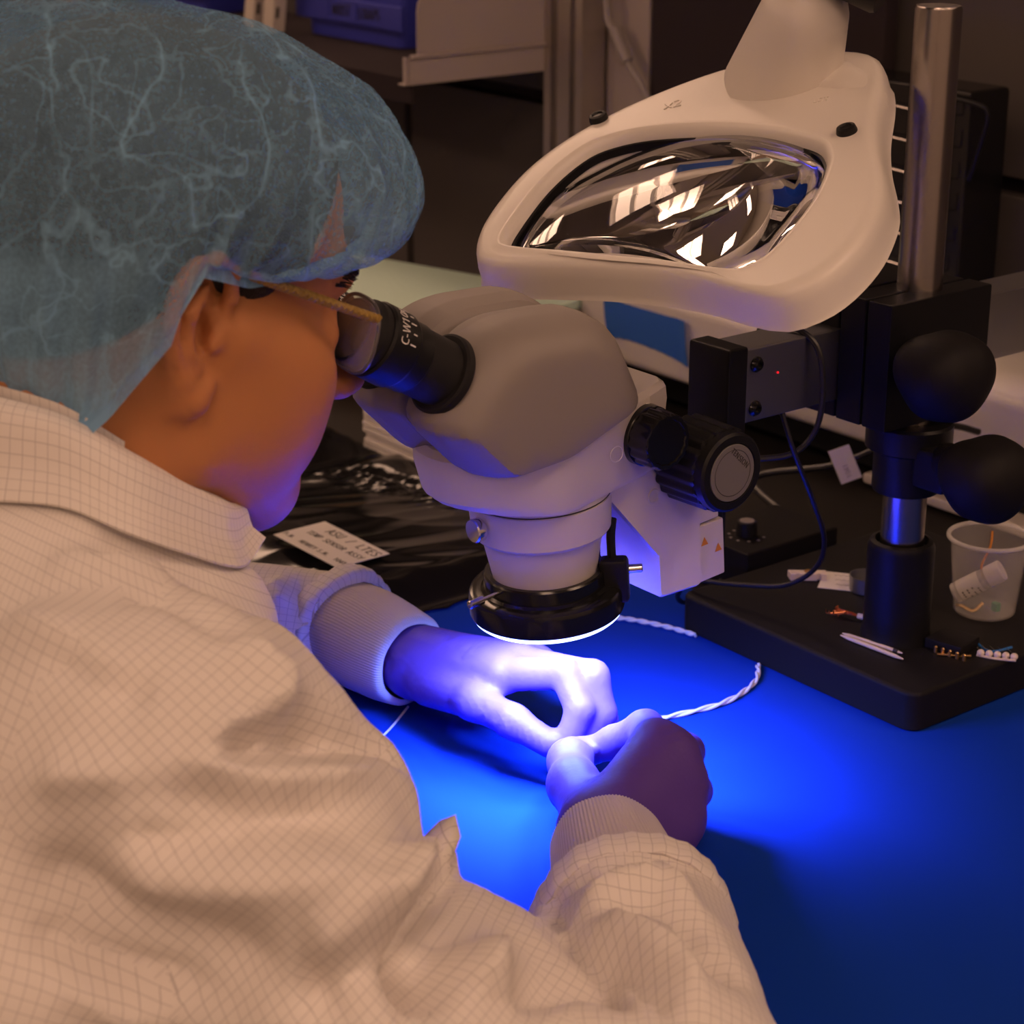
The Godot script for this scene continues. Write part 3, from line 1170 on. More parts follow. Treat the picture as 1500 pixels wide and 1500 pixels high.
	g.lathe([Vector2(0.0034, -0.002), Vector2(0.0034, 0.0004), Vector2(0.0048, 0.0006), Vector2(0.0052, 0.0), Vector2(0.0052, -0.002)], 20, Transform3D(Basis(V(0, 0, 1), -PI / 2), V(0.0300, 0.0640, -0.068)), 0, 0, true)
	g.lathe([Vector2(0.0, -0.001), Vector2(0.0036, -0.001), Vector2(0.0036, 0.0001), Vector2(0.0, 0.0001)], 16, Transform3D(Basis(V(0, 0, 1), -PI / 2), V(0.0300, 0.0640, -0.068)))
	part("socket_screw", g, M.scope_white, br)
	# rear block of the bracket with seams, warning marks, and the strap under the knob
	g = Geo.new()
	g.box(V(0.052, 0.040, 0.024), V(0.0, 0.008, -0.1190), 0.001)
	g.box(V(0.052, 0.058, 0.020), V(0.0, 0.059, -0.1170), 0.001)
	part("rack_block", g, M.scope_white, t)
	g = Geo.new()
	for q in [[0.0085, -0.1255], [0.0165, -0.1135]]:
		var tri := PackedVector2Array([Vector2(-0.003, -0.0026), Vector2(0.003, -0.0026), Vector2(0.0, 0.003)])
		g.prism(tri, 0.0, 0.0003, 0, 0, Transform3D(Basis(V(0, 0, -1), V(1, 0, 0), V(0, 1, 0)), V(0.0261, q[0], q[1])))
	part("warning_mark", g, M.orange, t)
	# focus knob pair with grey discs
	for s in [1, -1]:
		var fk := Transform3D(Basis(V(0, 0, 1), -PI / 2 * s), V(s * 0.0305, 0.0834, -0.096))
		g = Geo.new()
		g.lathe([Vector2(0.0, 0.0), Vector2(0.0268, 0.0), Vector2(0.0278, 0.0015), Vector2(0.0270, 0.034), Vector2(0.0262, 0.036)], 160, fk, 20, 0.028)
		g.lathe([Vector2(0.0, 0.030), Vector2(0.0263, 0.0350), Vector2(0.0257, 0.0415), Vector2(0.0240, 0.0430), Vector2(0.0195, 0.0432), Vector2(0.0190, 0.0420), Vector2(0.0, 0.0420)], 64, fk)
		var kb := part("focus_knob", g, M.black, t, 18)
		g = Geo.new()
		g.lathe([Vector2(0.0, 0.0418), Vector2(0.0186, 0.0418), Vector2(0.0186, 0.0428), Vector2(0.0182, 0.0431), Vector2(0.0, 0.0431)], 48, fk)
		part("disc", g, M.grey_disc, kb, 30)
		if s > 0:
			g = Geo.new()
			g.text("TENSION", 0.0048, 0.0003, Transform3D(Basis(V(0, -0.75, -0.66), V(0, 0.66, -0.75), V(1, 0, 0)), V(0.0737, 0.0915, -0.1025)))
			g.lathe([Vector2(0.0148, 0.0431), Vector2(0.0152, 0.0433), Vector2(0.0152, 0.0431)], 48, fk, 0, 0, true)
			part("lettering", g, M.print_dark, kb)
	# black slide between the bracket and the boom
	g = Geo.new()
	g.box(V(0.040, 0.070, 0.012), V(-0.004, 0.036, -0.1350), 0.002)
	part("slide", g, M.black, t)


func ring_light() -> void:
	var t := Node3D.new()
	t.name = "ring_light"
	add_child(t)
	t.transform = scope_xf()
	tag(t, "black ring light glowing blue-white clamped under the microscope", "light")
	var g := Geo.new()
	g.lathe([Vector2(0.0480, 0.0), Vector2(0.0494, 0.0006), Vector2(0.0498, 0.002), Vector2(0.0498, 0.0125), Vector2(0.0486, 0.0158), Vector2(0.0455, 0.0172), Vector2(0.0415, 0.0172), Vector2(0.0395, 0.0185), Vector2(0.0390, 0.0270), Vector2(0.0380, 0.0282), Vector2(0.0350, 0.0282), Vector2(0.0338, 0.0272), Vector2(0.0338, 0.0), Vector2(0.034, -0.0003)], 72, Transform3D(), 0, 0, true)
	part("housing", g, M.black_gloss, t, 30)
	g = Geo.new()
	g.lathe([Vector2(0.0345, 0.0008), Vector2(0.0345, -0.0022), Vector2(0.036, -0.0036), Vector2(0.0460, -0.0036), Vector2(0.0476, -0.0022), Vector2(0.0478, 0.0008)], 72, Transform3D(), 0, 0, true)
	part("diffuser_light", g, M.led_face, t, 30)
	# cable lug at the back right
	g = Geo.new()
	g.box(V(0.018, 0.030, 0.012), V(0.033, 0.020, -0.030), 0.003, Basis(Vector3.UP, 0.8))
	g.tube(curve([V(0.031, 0.032, -0.030), V(0.030, 0.048, -0.031), V(0.030, 0.060, -0.033)], 5), 0.0028, 8)
	part("cable_lug", g, M.black, t)
	# three long thumbscrews
	for a in [88.0, -51.0, 215.0]:
		var d := V(cos(deg_to_rad(a)), 0, sin(deg_to_rad(a)))
		g = Geo.new()
		g.lathe([Vector2(0.0, 0.034), Vector2(0.0013, 0.034), Vector2(0.0013, 0.051), Vector2(0.0028, 0.0515), Vector2(0.0028, 0.0615), Vector2(0.0022, 0.062), Vector2(0.0016, 0.062), Vector2(0.0016, 0.060), Vector2(0.0, 0.060)], 20, frame(d, V(0, 0.0235, 0)))
		part("thumbscrew", g, M.chrome, t, 30)
	# lights just below the glowing face
	for k in 8:
		var a := TAU * k / 8.0
		var l := SpotLight3D.new()
		l.name = "led_lamp" if k == 0 else "led_lamp_%03d" % k
		l.position = V(0.041 * cos(a), -0.0065, 0.041 * sin(a))
		l.rotation = V(-PI / 2, 0, 0)
		var inward := V(-cos(a) * 0.18, -1.0, -sin(a) * 0.18).normalized()
		l.basis = Basis.looking_at(inward, V(0.01, 0, 1))
		l.light_color = LED.linear_to_srgb()
		l.light_energy = 0.066
		l.light_size = 0.008
		l.spot_angle = 72.0
		l.spot_angle_attenuation = 1.0
		l.spot_range = 12.0
		l.spot_attenuation = 2.0
		l.shadow_enabled = true
		t.add_child(l)


func magnifier() -> void:
	var e1 := V(0.9449, 0.1285, -0.3010)
	var nn := V(0.0, 0.9198, 0.3925)
	nn = (nn - e1 * nn.dot(e1)).normalized()
	var e2 := nn.cross(e1)
	# plate frame: x along e1, y out of the plate, z towards its lower edge
	var t := Node3D.new()
	t.name = "magnifier_lamp"
	add_child(t)
	t.transform = Transform3D(Basis(e1, nn, -e2), V(-0.0085, 1.1272, -0.1003))
	tag(t, "white magnifier lamp head with a large rounded lens above the microscope", "magnifier")
	var outer := [[-118, -54], [-133, -20], [-139, 34], [-133, 77], [-115, 116], [-86, 152], [-45, 184], [0, 199], [42, 200], [71, 187], [88, 155], [104, 106], [119, 70], [138, 33], [149, 5], [155, -38], [148, -78], [128, -100], [104, -98], [70, -86], [34, -77], [-7, -72], [-47, -71], [-82, -71], [-103, -67]]
	var inner := [[-95, -44], [-102, -18], [-106, 30], [-99, 69], [-83, 85], [-55, 93], [-8, 93], [37, 84], [72, 70], [87, 54], [95, 33], [101, -6], [99, -51], [92, -70], [78, -75], [20, -62], [-33, -55], [-77, -51]]
	var po := []
	for p in outer:
		po.append(Vector2(p[0], -p[1]) * 0.001)
	var pi_ := []
	for p in inner:
		pi_.append(Vector2(p[0], -p[1]) * 0.001)
	var co := curve2(po, 5)
	var ci := curve2(pi_, 5)
	# both outlines resampled by angle round the lens centre
	var N := 120
	var ro := by_angle(co, N)
	var ri := by_angle(ci, N)
	var rings := []
	# (kind, inset, height): outer side first, over the top, down the inner lip, underneath
	for q in [[0, -2.0, -26.0], [0, 0.0, -22.0], [0, 0.5, -12.0], [0, 2.0, -5.0], [0, 4.5, -1.8], [0, 8.5, -0.2], [0, 12.5, 0.0], [1, 10.0, 0.6], [1, 7.0, 1.5], [1, 5.0, 1.5], [1, 2.5, -0.5], [1, 0.5, -4.0], [1, 0.0, -9.0], [1, 0.0, -22.0], [1, 6.0, -26.0]]:
		var r := PackedVector3Array()
		for i in N:
			var p: Vector2 = ro[i] if q[0] == 0 else ri[i]
			var d := p.normalized()
			var s: float = -q[1] * 0.001 if q[0] == 0 else q[1] * 0.001
			p += d * s
			r.append(V(p.x, q[2] * 0.001, p.y))
		rings.append(r)
	rings.append(rings[0])
	var g := Geo.new()
	g.loft(rings, true, false, false)
	part("housing", g, M.white_plastic, t, 50)
	# biconvex lens in the opening
	g = Geo.new()
	rings = []
	for side in 2:
		for k in 9:
			var f := (k + 0.001) / 8.0 if side == 0 else 1.0 - (k / 8.0) * 0.999
			if side == 1 and k == 0:
				continue
			var r := PackedVector3Array()
			for i in N:
				var p: Vector2 = ri[i] * (f * 1.012)
				var sag := (0.0270 if side == 0 else 0.011) * (1.0 - pow(ri[i].length() * f / 0.115, 2.0))
				r.append(V(p.x, -0.015 + (sag if side == 0 else -sag), p.y))
			rings.append(r)
	g.loft(rings, true, false, false)
	g.smooth_normals()
	part("lens", g, M.glass, t)
	# dark bezel ring round the lens
	g = Geo.new()
	rings = []
	for q in [[0.2, -7.0], [-1.6, -7.4], [-1.6, -13.0], [0.2, -13.0]]:
		var r := PackedVector3Array()
		for i in N:
			var p: Vector2 = ri[i] + ri[i].normalized() * (q[0] * 0.001)
			r.append(V(p.x, q[1] * 0.001, p.y))
		rings.append(r)
	rings.append(rings[0])
	g.loft(rings, true, false, false)
	part("bezel", g, M.black, t)
	# two black screw caps
	for p in [Vector2(-0.110, -0.112), Vector2(0.092, -0.0806)]:
		g = Geo.new()
		g.lathe([Vector2(0.0065, -0.002), Vector2(0.0068, 0.0015), Vector2(0.0060, 0.0045), Vector2(0.0040, 0.0050), Vector2(0.0034, 0.0040), Vector2(0.0, 0.0040)], 28, Transform3D(Basis(), V(p.x, -0.0005, p.y)))
		part("screw_cap", g, M.black, t, 30)
	# neck: a leaning tapered cylinder at the rear, with the fork joint on top
	var n0 := V(0.005, -0.010, -0.166)
	var n1 := V(0.052, 0.066, -0.158)
	g = Geo.new()
	var path := PackedVector3Array()
	var rad := PackedFloat32Array()
	for k in 10:
		var u := k / 9.0
		path.append(n0.lerp(n1, u))
		rad.append(lerpf(0.040, 0.0255, u) * sqrt(1.0 - pow(maxf(0.0, u - 0.8) / 0.2, 2.0) * 0.75))
	g.tube(path, 0.03, 40, true, rad)
	part("neck", g, M.white_plastic, t, 40)
	g = Geo.new()
	var dn := (n1 - n0).normalized()
	g.lathe([Vector2(0.0, -0.026), Vector2(0.022, -0.026), Vector2(0.0235, -0.023), Vector2(0.0235, 0.023), Vector2(0.022, 0.026), Vector2(0.0, 0.026)], 36, frame(dn.cross(V(0, 0, 1)), n1 + dn * 0.010 + V(0.022, 0.0, -0.008)))
	part("joint", g, M.black, t, 30)
	# rear shoulder of the housing
	var b := Blob.new()
	b.cap(V(0.050, -0.014, -0.170), V(0.080, -0.013, -0.140), 0.016, 0.013, 0.01)
	b.cap(V(0.005, -0.014, -0.166), V(0.060, -0.012, -0.150), 0.022, 0.016, 0.01)
	var bg := b.nets(0.003)
	bg.smooth_normals()
	part("shoulder", bg, M.white_plastic, t)
	# raised maker's characters by the neck, and a small moulded mark
	g = Geo.new()
	var face := Basis(V(0.93, 0, -0.36), V(-0.36, 0, -0.93), V(0, 1, 0))
	g.text("x2", 0.013, 0.0012, Transform3D(face, V(-0.058, 0.0004, -0.128)), "Droid Sans")
	g.text("LOT", 0.006, 0.0010, Transform3D(face, V(0.055, 0.0004, -0.124)), "Droid Sans")
	part("raised_lettering", g, M.white_plastic, t)
	# spring arm from the joint up and back to a bracket on the partition
	var a := thing("magnifier_support", V(0.30, 1.0, -0.80), "black sprung arm carrying the magnifier head", "arm")
	var j0: Vector3 = t.transform * (n1 + dn * 0.010 + V(0.022, 0.0, -0.008))
	var pts := [j0 - a.position, V(0.02, 0.62, 0.20), V(-0.02, 0.62, 0.20), V(0.0, 0.42, 0.02)]
	g = Geo.new()
	g.tube(PackedVector3Array([pts[0], pts[1]]), 0.011, 14)
	part("forearm", g, M.black_matt, a)
	g = Geo.new()
	g.tube(PackedVector3Array([pts[1] + V(0, 0.01, 0), pts[3]]), 0.012, 14)
	part("lower_tube", g, M.black_matt, a)
	g = Geo.new()
	g.box(V(0.07, 0.12, 0.03), V(0, 0.42, 0.008), 0.004)
	part("wall_bracket", g, M.black_matt, a)


func by_angle(poly: PackedVector2Array, n: int) -> PackedVector2Array:
	var out := PackedVector2Array()
	var m := poly.size()
	for i in n:
		var d := Vector2.from_angle(TAU * i / n)
		var best := 0.0
		for k in m:
			var p := poly[k]
			var q := poly[(k + 1) % m]
			var e := q - p
			var den := d.cross(e)
			if absf(den) < 1e-12:
				continue
			var s := p.cross(e) / den
			var u := p.cross(d) / den
			if s > 0 and u >= -1e-6 and u <= 1.000001:
				best = maxf(best, s)
		out.append(d * best)
	return out


func instrument() -> void:
	var t := thing("bench_instrument", V(-0.36, 0.75, -0.70), "long white bench instrument with dark recessed front behind the post", "instrument")
	var g := Geo.new()
	# upper casing: front face leaning slightly, overhanging a dark recess
	var prof := rounded([Vector2(0.080, 0.038), Vector2(0.084, 0.122), Vector2(0.060, 0.136), Vector2(-0.058, 0.136), Vector2(-0.058, 0.038)], 0.010, 4)
	side_loft(g, prof, [[-0.349, 0.96, 0, 0], [-0.346, 0.99, 0, 0], [-0.343, 1.0, 0, 0], [0.62, 1.0, 0, 0], [0.625, 0.98, 0, 0]], Transform3D())
	part("casing", g, M.white_plastic, t, 30)
	g = Geo.new()
	g.box(V(0.92, 0.034, 0.11), V(0.14, 0.023, -0.003), 0.002)
	part("recess", g, M.black, t)
	g = Geo.new()
	g.box(V(0.56, 0.010, 0.138), V(0.345, 0.0055, 0.011), 0.003)
	part("foot_plate", g, M.cream, t)
	g = Geo.new()
	g.ball(V(-0.332, 0.105, 0.085), V(0.005, 0.005, 0.004), 14, 8)
	part("screw", g, M.grey_disc, t)
	# torn blue tape on the casing's front
	var tp := thing("blue_tape", V(-0.36, 0.75, -0.70), "torn strip of blue masking tape on the white instrument", "tape")
	g = Geo.new()
	var nx := 40
	var vs := PackedVector3Array()
	var ts := PackedInt32Array()
	var nz := FastNoiseLite.new()
	nz.seed = 3
	nz.frequency = 60.0
	for j in 3:
		for i in nx + 1:
			var u := float(i) / nx
			var x := lerpf(-0.307, -0.175, u)
			var top := 0.1085 + 0.0008 * nz.get_noise_1d(x * 10.0) - 0.006 * u * (1 - u)
			var bot := 0.0645 + 0.0012 * nz.get_noise_1d(x * 14.0 + 9.0) + 0.004 * sin(u * 4.0)
			var y: float = [top, (top + bot) / 2, bot][j]
			x += (0.004 * [0.0, 0.3, 1.3][j]) if i == 0 or i == nx else 0.0
			vs.append(V(x, y, 0.0812 + (y - 0.038) * 0.0476 + 0.0004 + 0.005 * pow(maxf(0.0, u - 0.86) / 0.14, 2.0)))
	for j in 2:
		for i in nx:
			var a := j * (nx + 1) + i
			ts.append_array(PackedInt32Array([a, a + nx + 1, a + 1, a + 1, a + nx + 1, a + nx + 2]))
	g.add(vs, ts, false)
	var back := PackedVector3Array()
	for p in vs:
		back.append(p - V(0, 0, 0.0003))
	var rt := PackedInt32Array()
	for k in range(0, ts.size(), 3):
		rt.append_array(PackedInt32Array([ts[k], ts[k + 2], ts[k + 1]]))
	g.add(back, rt, false)
	part("strip", g, M.tape, tp)
	# thick black cable over the instrument's right end
	g = Geo.new()
	g.tube(curve([V(-0.13, 0.892, -0.66), V(-0.09, 0.905, -0.655), V(-0.02, 0.912, -0.66), V(0.10, 0.90, -0.68), V(0.25, 0.893, -0.70)], 6), 0.006, 10)
	tag(part("thick_cable", g, M.cable, self), "thick black cable lying over the white instrument", "cable")


# head frame: s to the person's right, u up, f forwards, origin between the ears
var head_basis := Basis()
var head_at := Vector3(-0.005, 1.122, 0.2685)
const HS := 1.05


func hp(s: float, u: float, f: float) -> Vector3:
	return head_at + head_basis * (V(s, u, -f) * HS)


func smooth_obj(called: String, g: Geo, m: Material, parent: Node) -> MeshInstance3D:
	g.smooth_normals()
	return part(called, g, m, parent)


func person() -> void:
	head_basis = Basis(Vector3.UP, deg_to_rad(-5.0)) * Basis(Vector3.RIGHT, deg_to_rad(-17.0))
	var t := thing("person", V(0.0, 0.0, 0.40), "seated person in cream gridded lab coat, blue bouffant cap and purple gloves", "person")
	var o := t.position
	person_materials()
	shift(head_blob().nets(0.0025), o, "body", M.skin, t)
	shift(hair_blob().nets(0.005), o, "hair", M.hair, t)
	brow(t, o)
	cap(t, o)
	coat(t, o)
	collar(t, o)
	var l := lhand().nets(0.0026)
	crease(l, 11)
	shift(l, o, "glove", M.glove, t)
	var r := rhand().nets(0.0026)
	crease(r, 23)
	shift(r, o, "glove", M.glove, t)
	cuff(t, o, [V(-0.245, 0.789, 0.012), V(-0.222, 0.790, 0.009), V(-0.195, 0.791, 0.007), V(-0.170, 0.791, 0.006), V(-0.146, 0.791, 0.004)], [0.0385, 0.0385, 0.0375, 0.0355, 0.0320])
	cuff(t, o, [V(0.242, 0.798, 0.135), V(0.215, 0.798, 0.117), V(0.190, 0.798, 0.101), V(0.165, 0.798, 0.085), V(0.146, 0.798, 0.073)], [0.046, 0.0425, 0.0385, 0.0355, 0.0325])
	glasses()


func shift(g: Geo, o: Vector3, called: String, m: Material, t: Node) -> MeshInstance3D:
	for i in g.v.size():
		g.v[i] -= o
	return smooth_obj(called, g, m, t)


func person_materials() -> void:
	M.skin = grain(mat(Color(0.46, 0.19, 0.075), 0.5, 0.0, 0.35), 0.25, 0.02, 30.0)
	M.skin.subsurf_scatter_enabled = true
	M.skin.subsurf_scatter_strength = 0.12
	M.hair = grain(mat(Color(0.030, 0.024, 0.022), 0.7, 0.0, 0.3), 0.3, 0.3, 12.0)
	M.glove = grain(mat(Color(0.094, 0.046, 0.28), 0.5, 0.0, 0.3), 0.1, 0.012, 10.0)
	M.knit = mat(Color(0.54, 0.48, 0.47), 0.95, 0.0, 0.2)
	M.knit.rim_enabled = true
	M.knit.rim = 0.2
	# woven cloth: thin dark threads in squares
	var im := Image.create(128, 128, false, Image.FORMAT_RGB8)
	var nz := FastNoiseLite.new()
	nz.seed = 2
	nz.frequency = 0.25
	for y in 128:
		for x in 128:
			var c := 0.97 + 0.03 * nz.get_noise_2d(x, y)
			var dx := minf(x, 128 - x)
			var dy := minf(y, 128 - y)
			var l := maxf(exp(-pow(dx / 4.0, 2.0)), exp(-pow(dy / 4.0, 2.0)))
			var k := c * (1.0 - 0.19 * l)
			im.set_pixel(x, y, Color(k, k * (1.0 - 0.005 * l), k * (1.0 + 0.01 * l)))
	M.coat = mat(Color(0.80, 0.755, 0.72), 0.85, 0.0, 0.25)
	M.coat.albedo_texture = ImageTexture.create_from_image(im)
	M.coat.rim_enabled = true
	M.coat.rim = 0.15
	M.lining = mat(Color(0.66, 0.62, 0.6), 0.9)


func head_blob() -> Blob:
	var b := Blob.new()
	var hb := head_basis
	var e := func(s: float, u: float, f: float, rs: float, ru: float, rf: float, k: float, minus := 0) -> void:
		b.ell(hp(s, u, f), V(rs, ru, rf) * HS, hb, k, minus)
	var c := func(p: Array, q: Array, r0: float, r1: float, k: float, minus := 0) -> void:
		b.cap(hp(p[0], p[1], p[2]), hp(q[0], q[1], q[2]), r0 * HS, r1 * HS, k, minus)
	e.call(0, 0.052, -0.006, 0.0745, 0.078, 0.097, 0.02)
	e.call(0, -0.008, 0.040, 0.061, 0.072, 0.050, 0.03)
	for s in [-1, 1]:
		c.call([s * 0.048, -0.058, 0.014], [s * 0.017, -0.085, 0.072], 0.021, 0.019, 0.025)   # jaw
		c.call([s * 0.058, -0.005, 0.010], [s * 0.050, -0.060, 0.012], 0.014, 0.018, 0.02)   # ramus
		c.call([s * 0.048, -0.015, 0.066], [s * 0.064, -0.002, 0.018], 0.0155, 0.010, 0.02)   # cheekbone
		e.call(s * 0.038, -0.044, 0.056, 0.027, 0.040, 0.035, 0.025)                          # cheek
	for s in [-1, 1]:
		e.call(s * 0.050, -0.028, 0.034, 0.0165, 0.034, 0.034, 0.025)
	c.call([-0.011, -0.086, 0.080], [0.011, -0.086, 0.080], 0.0165, 0.0165, 0.025)                 # chin
	c.call([0, -0.078, 0.050], [0, -0.070, 0.0], 0.028, 0.036, 0.03)                            # under the chin
	c.call([-0.034, 0.034, 0.080], [0.034, 0.034, 0.080], 0.012, 0.012, 0.015)                  # brow ridge
	for s in [-1, 1]:
		e.call(s * 0.032, 0.013, 0.098, 0.017, 0.011, 0.016, 0.012, 1)                          # eye socket
		e.call(s * 0.032, 0.012, 0.076, 0.0128, 0.0125, 0.0125, 0.006)                          # lidded eye
		c.call([s * 0.044, 0.004, 0.080], [s * 0.022, 0.000, 0.090], 0.006, 0.005, 0.008)       # lower lid fold
	c.call([0, 0.022, 0.092], [0, -0.018, 0.119], 0.0075, 0.0105, 0.012)                        # nose bridge
	e.call(0, -0.023, 0.119, 0.013, 0.0105, 0.0135, 0.010)
	for s in [-1, 1]:
		e.call(s * 0.0125, -0.026, 0.110, 0.0085, 0.008, 0.012, 0.006)
		c.call([s * 0.0085, -0.042, 0.112], [s * 0.0075, -0.028, 0.113], 0.0036, 0.003, 0.002, 1)
	c.call([-0.020, -0.056, 0.086], [0.020, -0.056, 0.086], 0.007, 0.007, 0.006)                # lips
	c.call([-0.016, -0.067, 0.085], [0.016, -0.067, 0.085], 0.008, 0.008, 0.006)
	c.call([-0.024, -0.0615, 0.097], [0.024, -0.0615, 0.097], 0.0022, 0.0022, 0.003, 1)
	# ears
	for s in [-1, 1]:
		b.ell(hp(s * 0.074, 0.002, -0.012), V(0.0065, 0.030, 0.017) * HS, hb * Basis(Vector3.RIGHT, 0.12) * Basis(Vector3.UP, s * 0.42), 0.006)
		var helix := []
		for p in [[0.072, 0.004, 0.004], [0.076, 0.018, 0.006], [0.081, 0.030, 0.001], [0.0855, 0.035, -0.010], [0.089, 0.031, -0.021], [0.0905, 0.019, -0.028], [0.089, 0.003, -0.028], [0.085, -0.012, -0.022], [0.081, -0.024, -0.013], [0.077, -0.032, -0.005]]:
			helix.append(hp(s * p[0], p[1], p[2]))
		b.chain(helix, [0.0035, 0.0038, 0.0042, 0.0044, 0.0044, 0.0044, 0.0042, 0.0044, 0.0060, 0.0078], 0.003)
		b.chain([hp(s * 0.0785, -0.033, -0.002), hp(s * 0.0765, -0.026, 0.003)], [0.0080, 0.0050], 0.005)
		b.chain([hp(s * 0.083, 0.022, -0.010), hp(s * 0.084, 0.008, -0.017), hp(s * 0.082, -0.010, -0.014), hp(s * 0.079, -0.018, -0.006)], [0.0028, 0.0036, 0.0036, 0.0036], 0.004)
		b.ell(hp(s * 0.0835, -0.001, -0.0045), V(0.017, 0.0135, 0.0068) * HS, hb * Basis(Vector3.RIGHT, 0.25), 0.002, 1)
		b.ell(hp(s * 0.0865, 0.020, -0.0045), V(0.0085, 0.010, 0.0052) * HS, hb, 0.002, 1)
		c.call([s * 0.0735, 0.002, 0.0065], [s * 0.0765, -0.006, 0.002], 0.0048, 0.0036, 0.004)
	# neck down into the coat
	b.cap(hp(0, -0.010, -0.030), V(0.0, 0.975, 0.362), 0.060, 0.066, 0.03)
	for s in [-1, 1]:
		b.cap(hp(s * 0.060, -0.025, -0.014), V(s * 0.026, 0.985, 0.318), 0.013, 0.012, 0.02)
	b.cap(V(-0.07, 0.955, 0.35), V(0.07, 0.955, 0.35), 0.055, 0.055, 0.04)
	return b


func hair_blob() -> Blob:
	var b := Blob.new()
	b.ell(hp(0, 0.055, -0.010), V(0.079, 0.083, 0.101) * HS, head_basis, 0.01)
	b.ell(hp(0, 0.0, -0.050), V(0.062, 0.064, 0.050) * HS, head_basis, 0.03)
	for s in [-1, 1]:
		b.cap(hp(s * 0.0655, 0.045, 0.022), hp(s * 0.0660, 0.002, 0.026), 0.0100, 0.0068, 0.010)
		b.cap(hp(s * 0.0630, 0.040, 0.045), hp(s * 0.0640, 0.022, 0.026), 0.0070, 0.0075, 0.010)
	# hairline: forehead, temples and nape cut away
	b.cut(hp(0, 0.075, 0.068), head_basis * V(0, -0.45, -1.0), 0.01)
	b.cut(hp(0, 0.004, 0.0), head_basis * V(0, -1.0, -0.55), 0.01)
	return b


func brow(t: Node, o: Vector3) -> void:
	for s in [-1, 1]:
		var g := Geo.new()
		var rng := RandomNumberGenerator.new()
		rng.seed = 17
		for k in 90:
			var u := rng.randf()
			var base := hp(s * lerpf(0.014, 0.052, u), 0.034 + 0.008 * sin(u * 2.6) - 0.006 * u + rng.randf_range(-0.004, 0.004), 0.0915 - 0.018 * u * u)
			var d := head_basis * V(s * (0.6 + 0.4 * u), rng.randf_range(-0.1, 0.35), -rng.randf_range(0.25, 0.7))
			g.tube(PackedVector3Array([base - o, base - o + d.normalized() * 0.005, base - o + d.normalized() * 0.009 + head_basis * V(s * 0.001, -0.0008, 0)]), 0.0005, 4, false, PackedFloat32Array([0.0006, 0.0005, 0.0002]))
		part("eyebrow", g, M.hair, t)


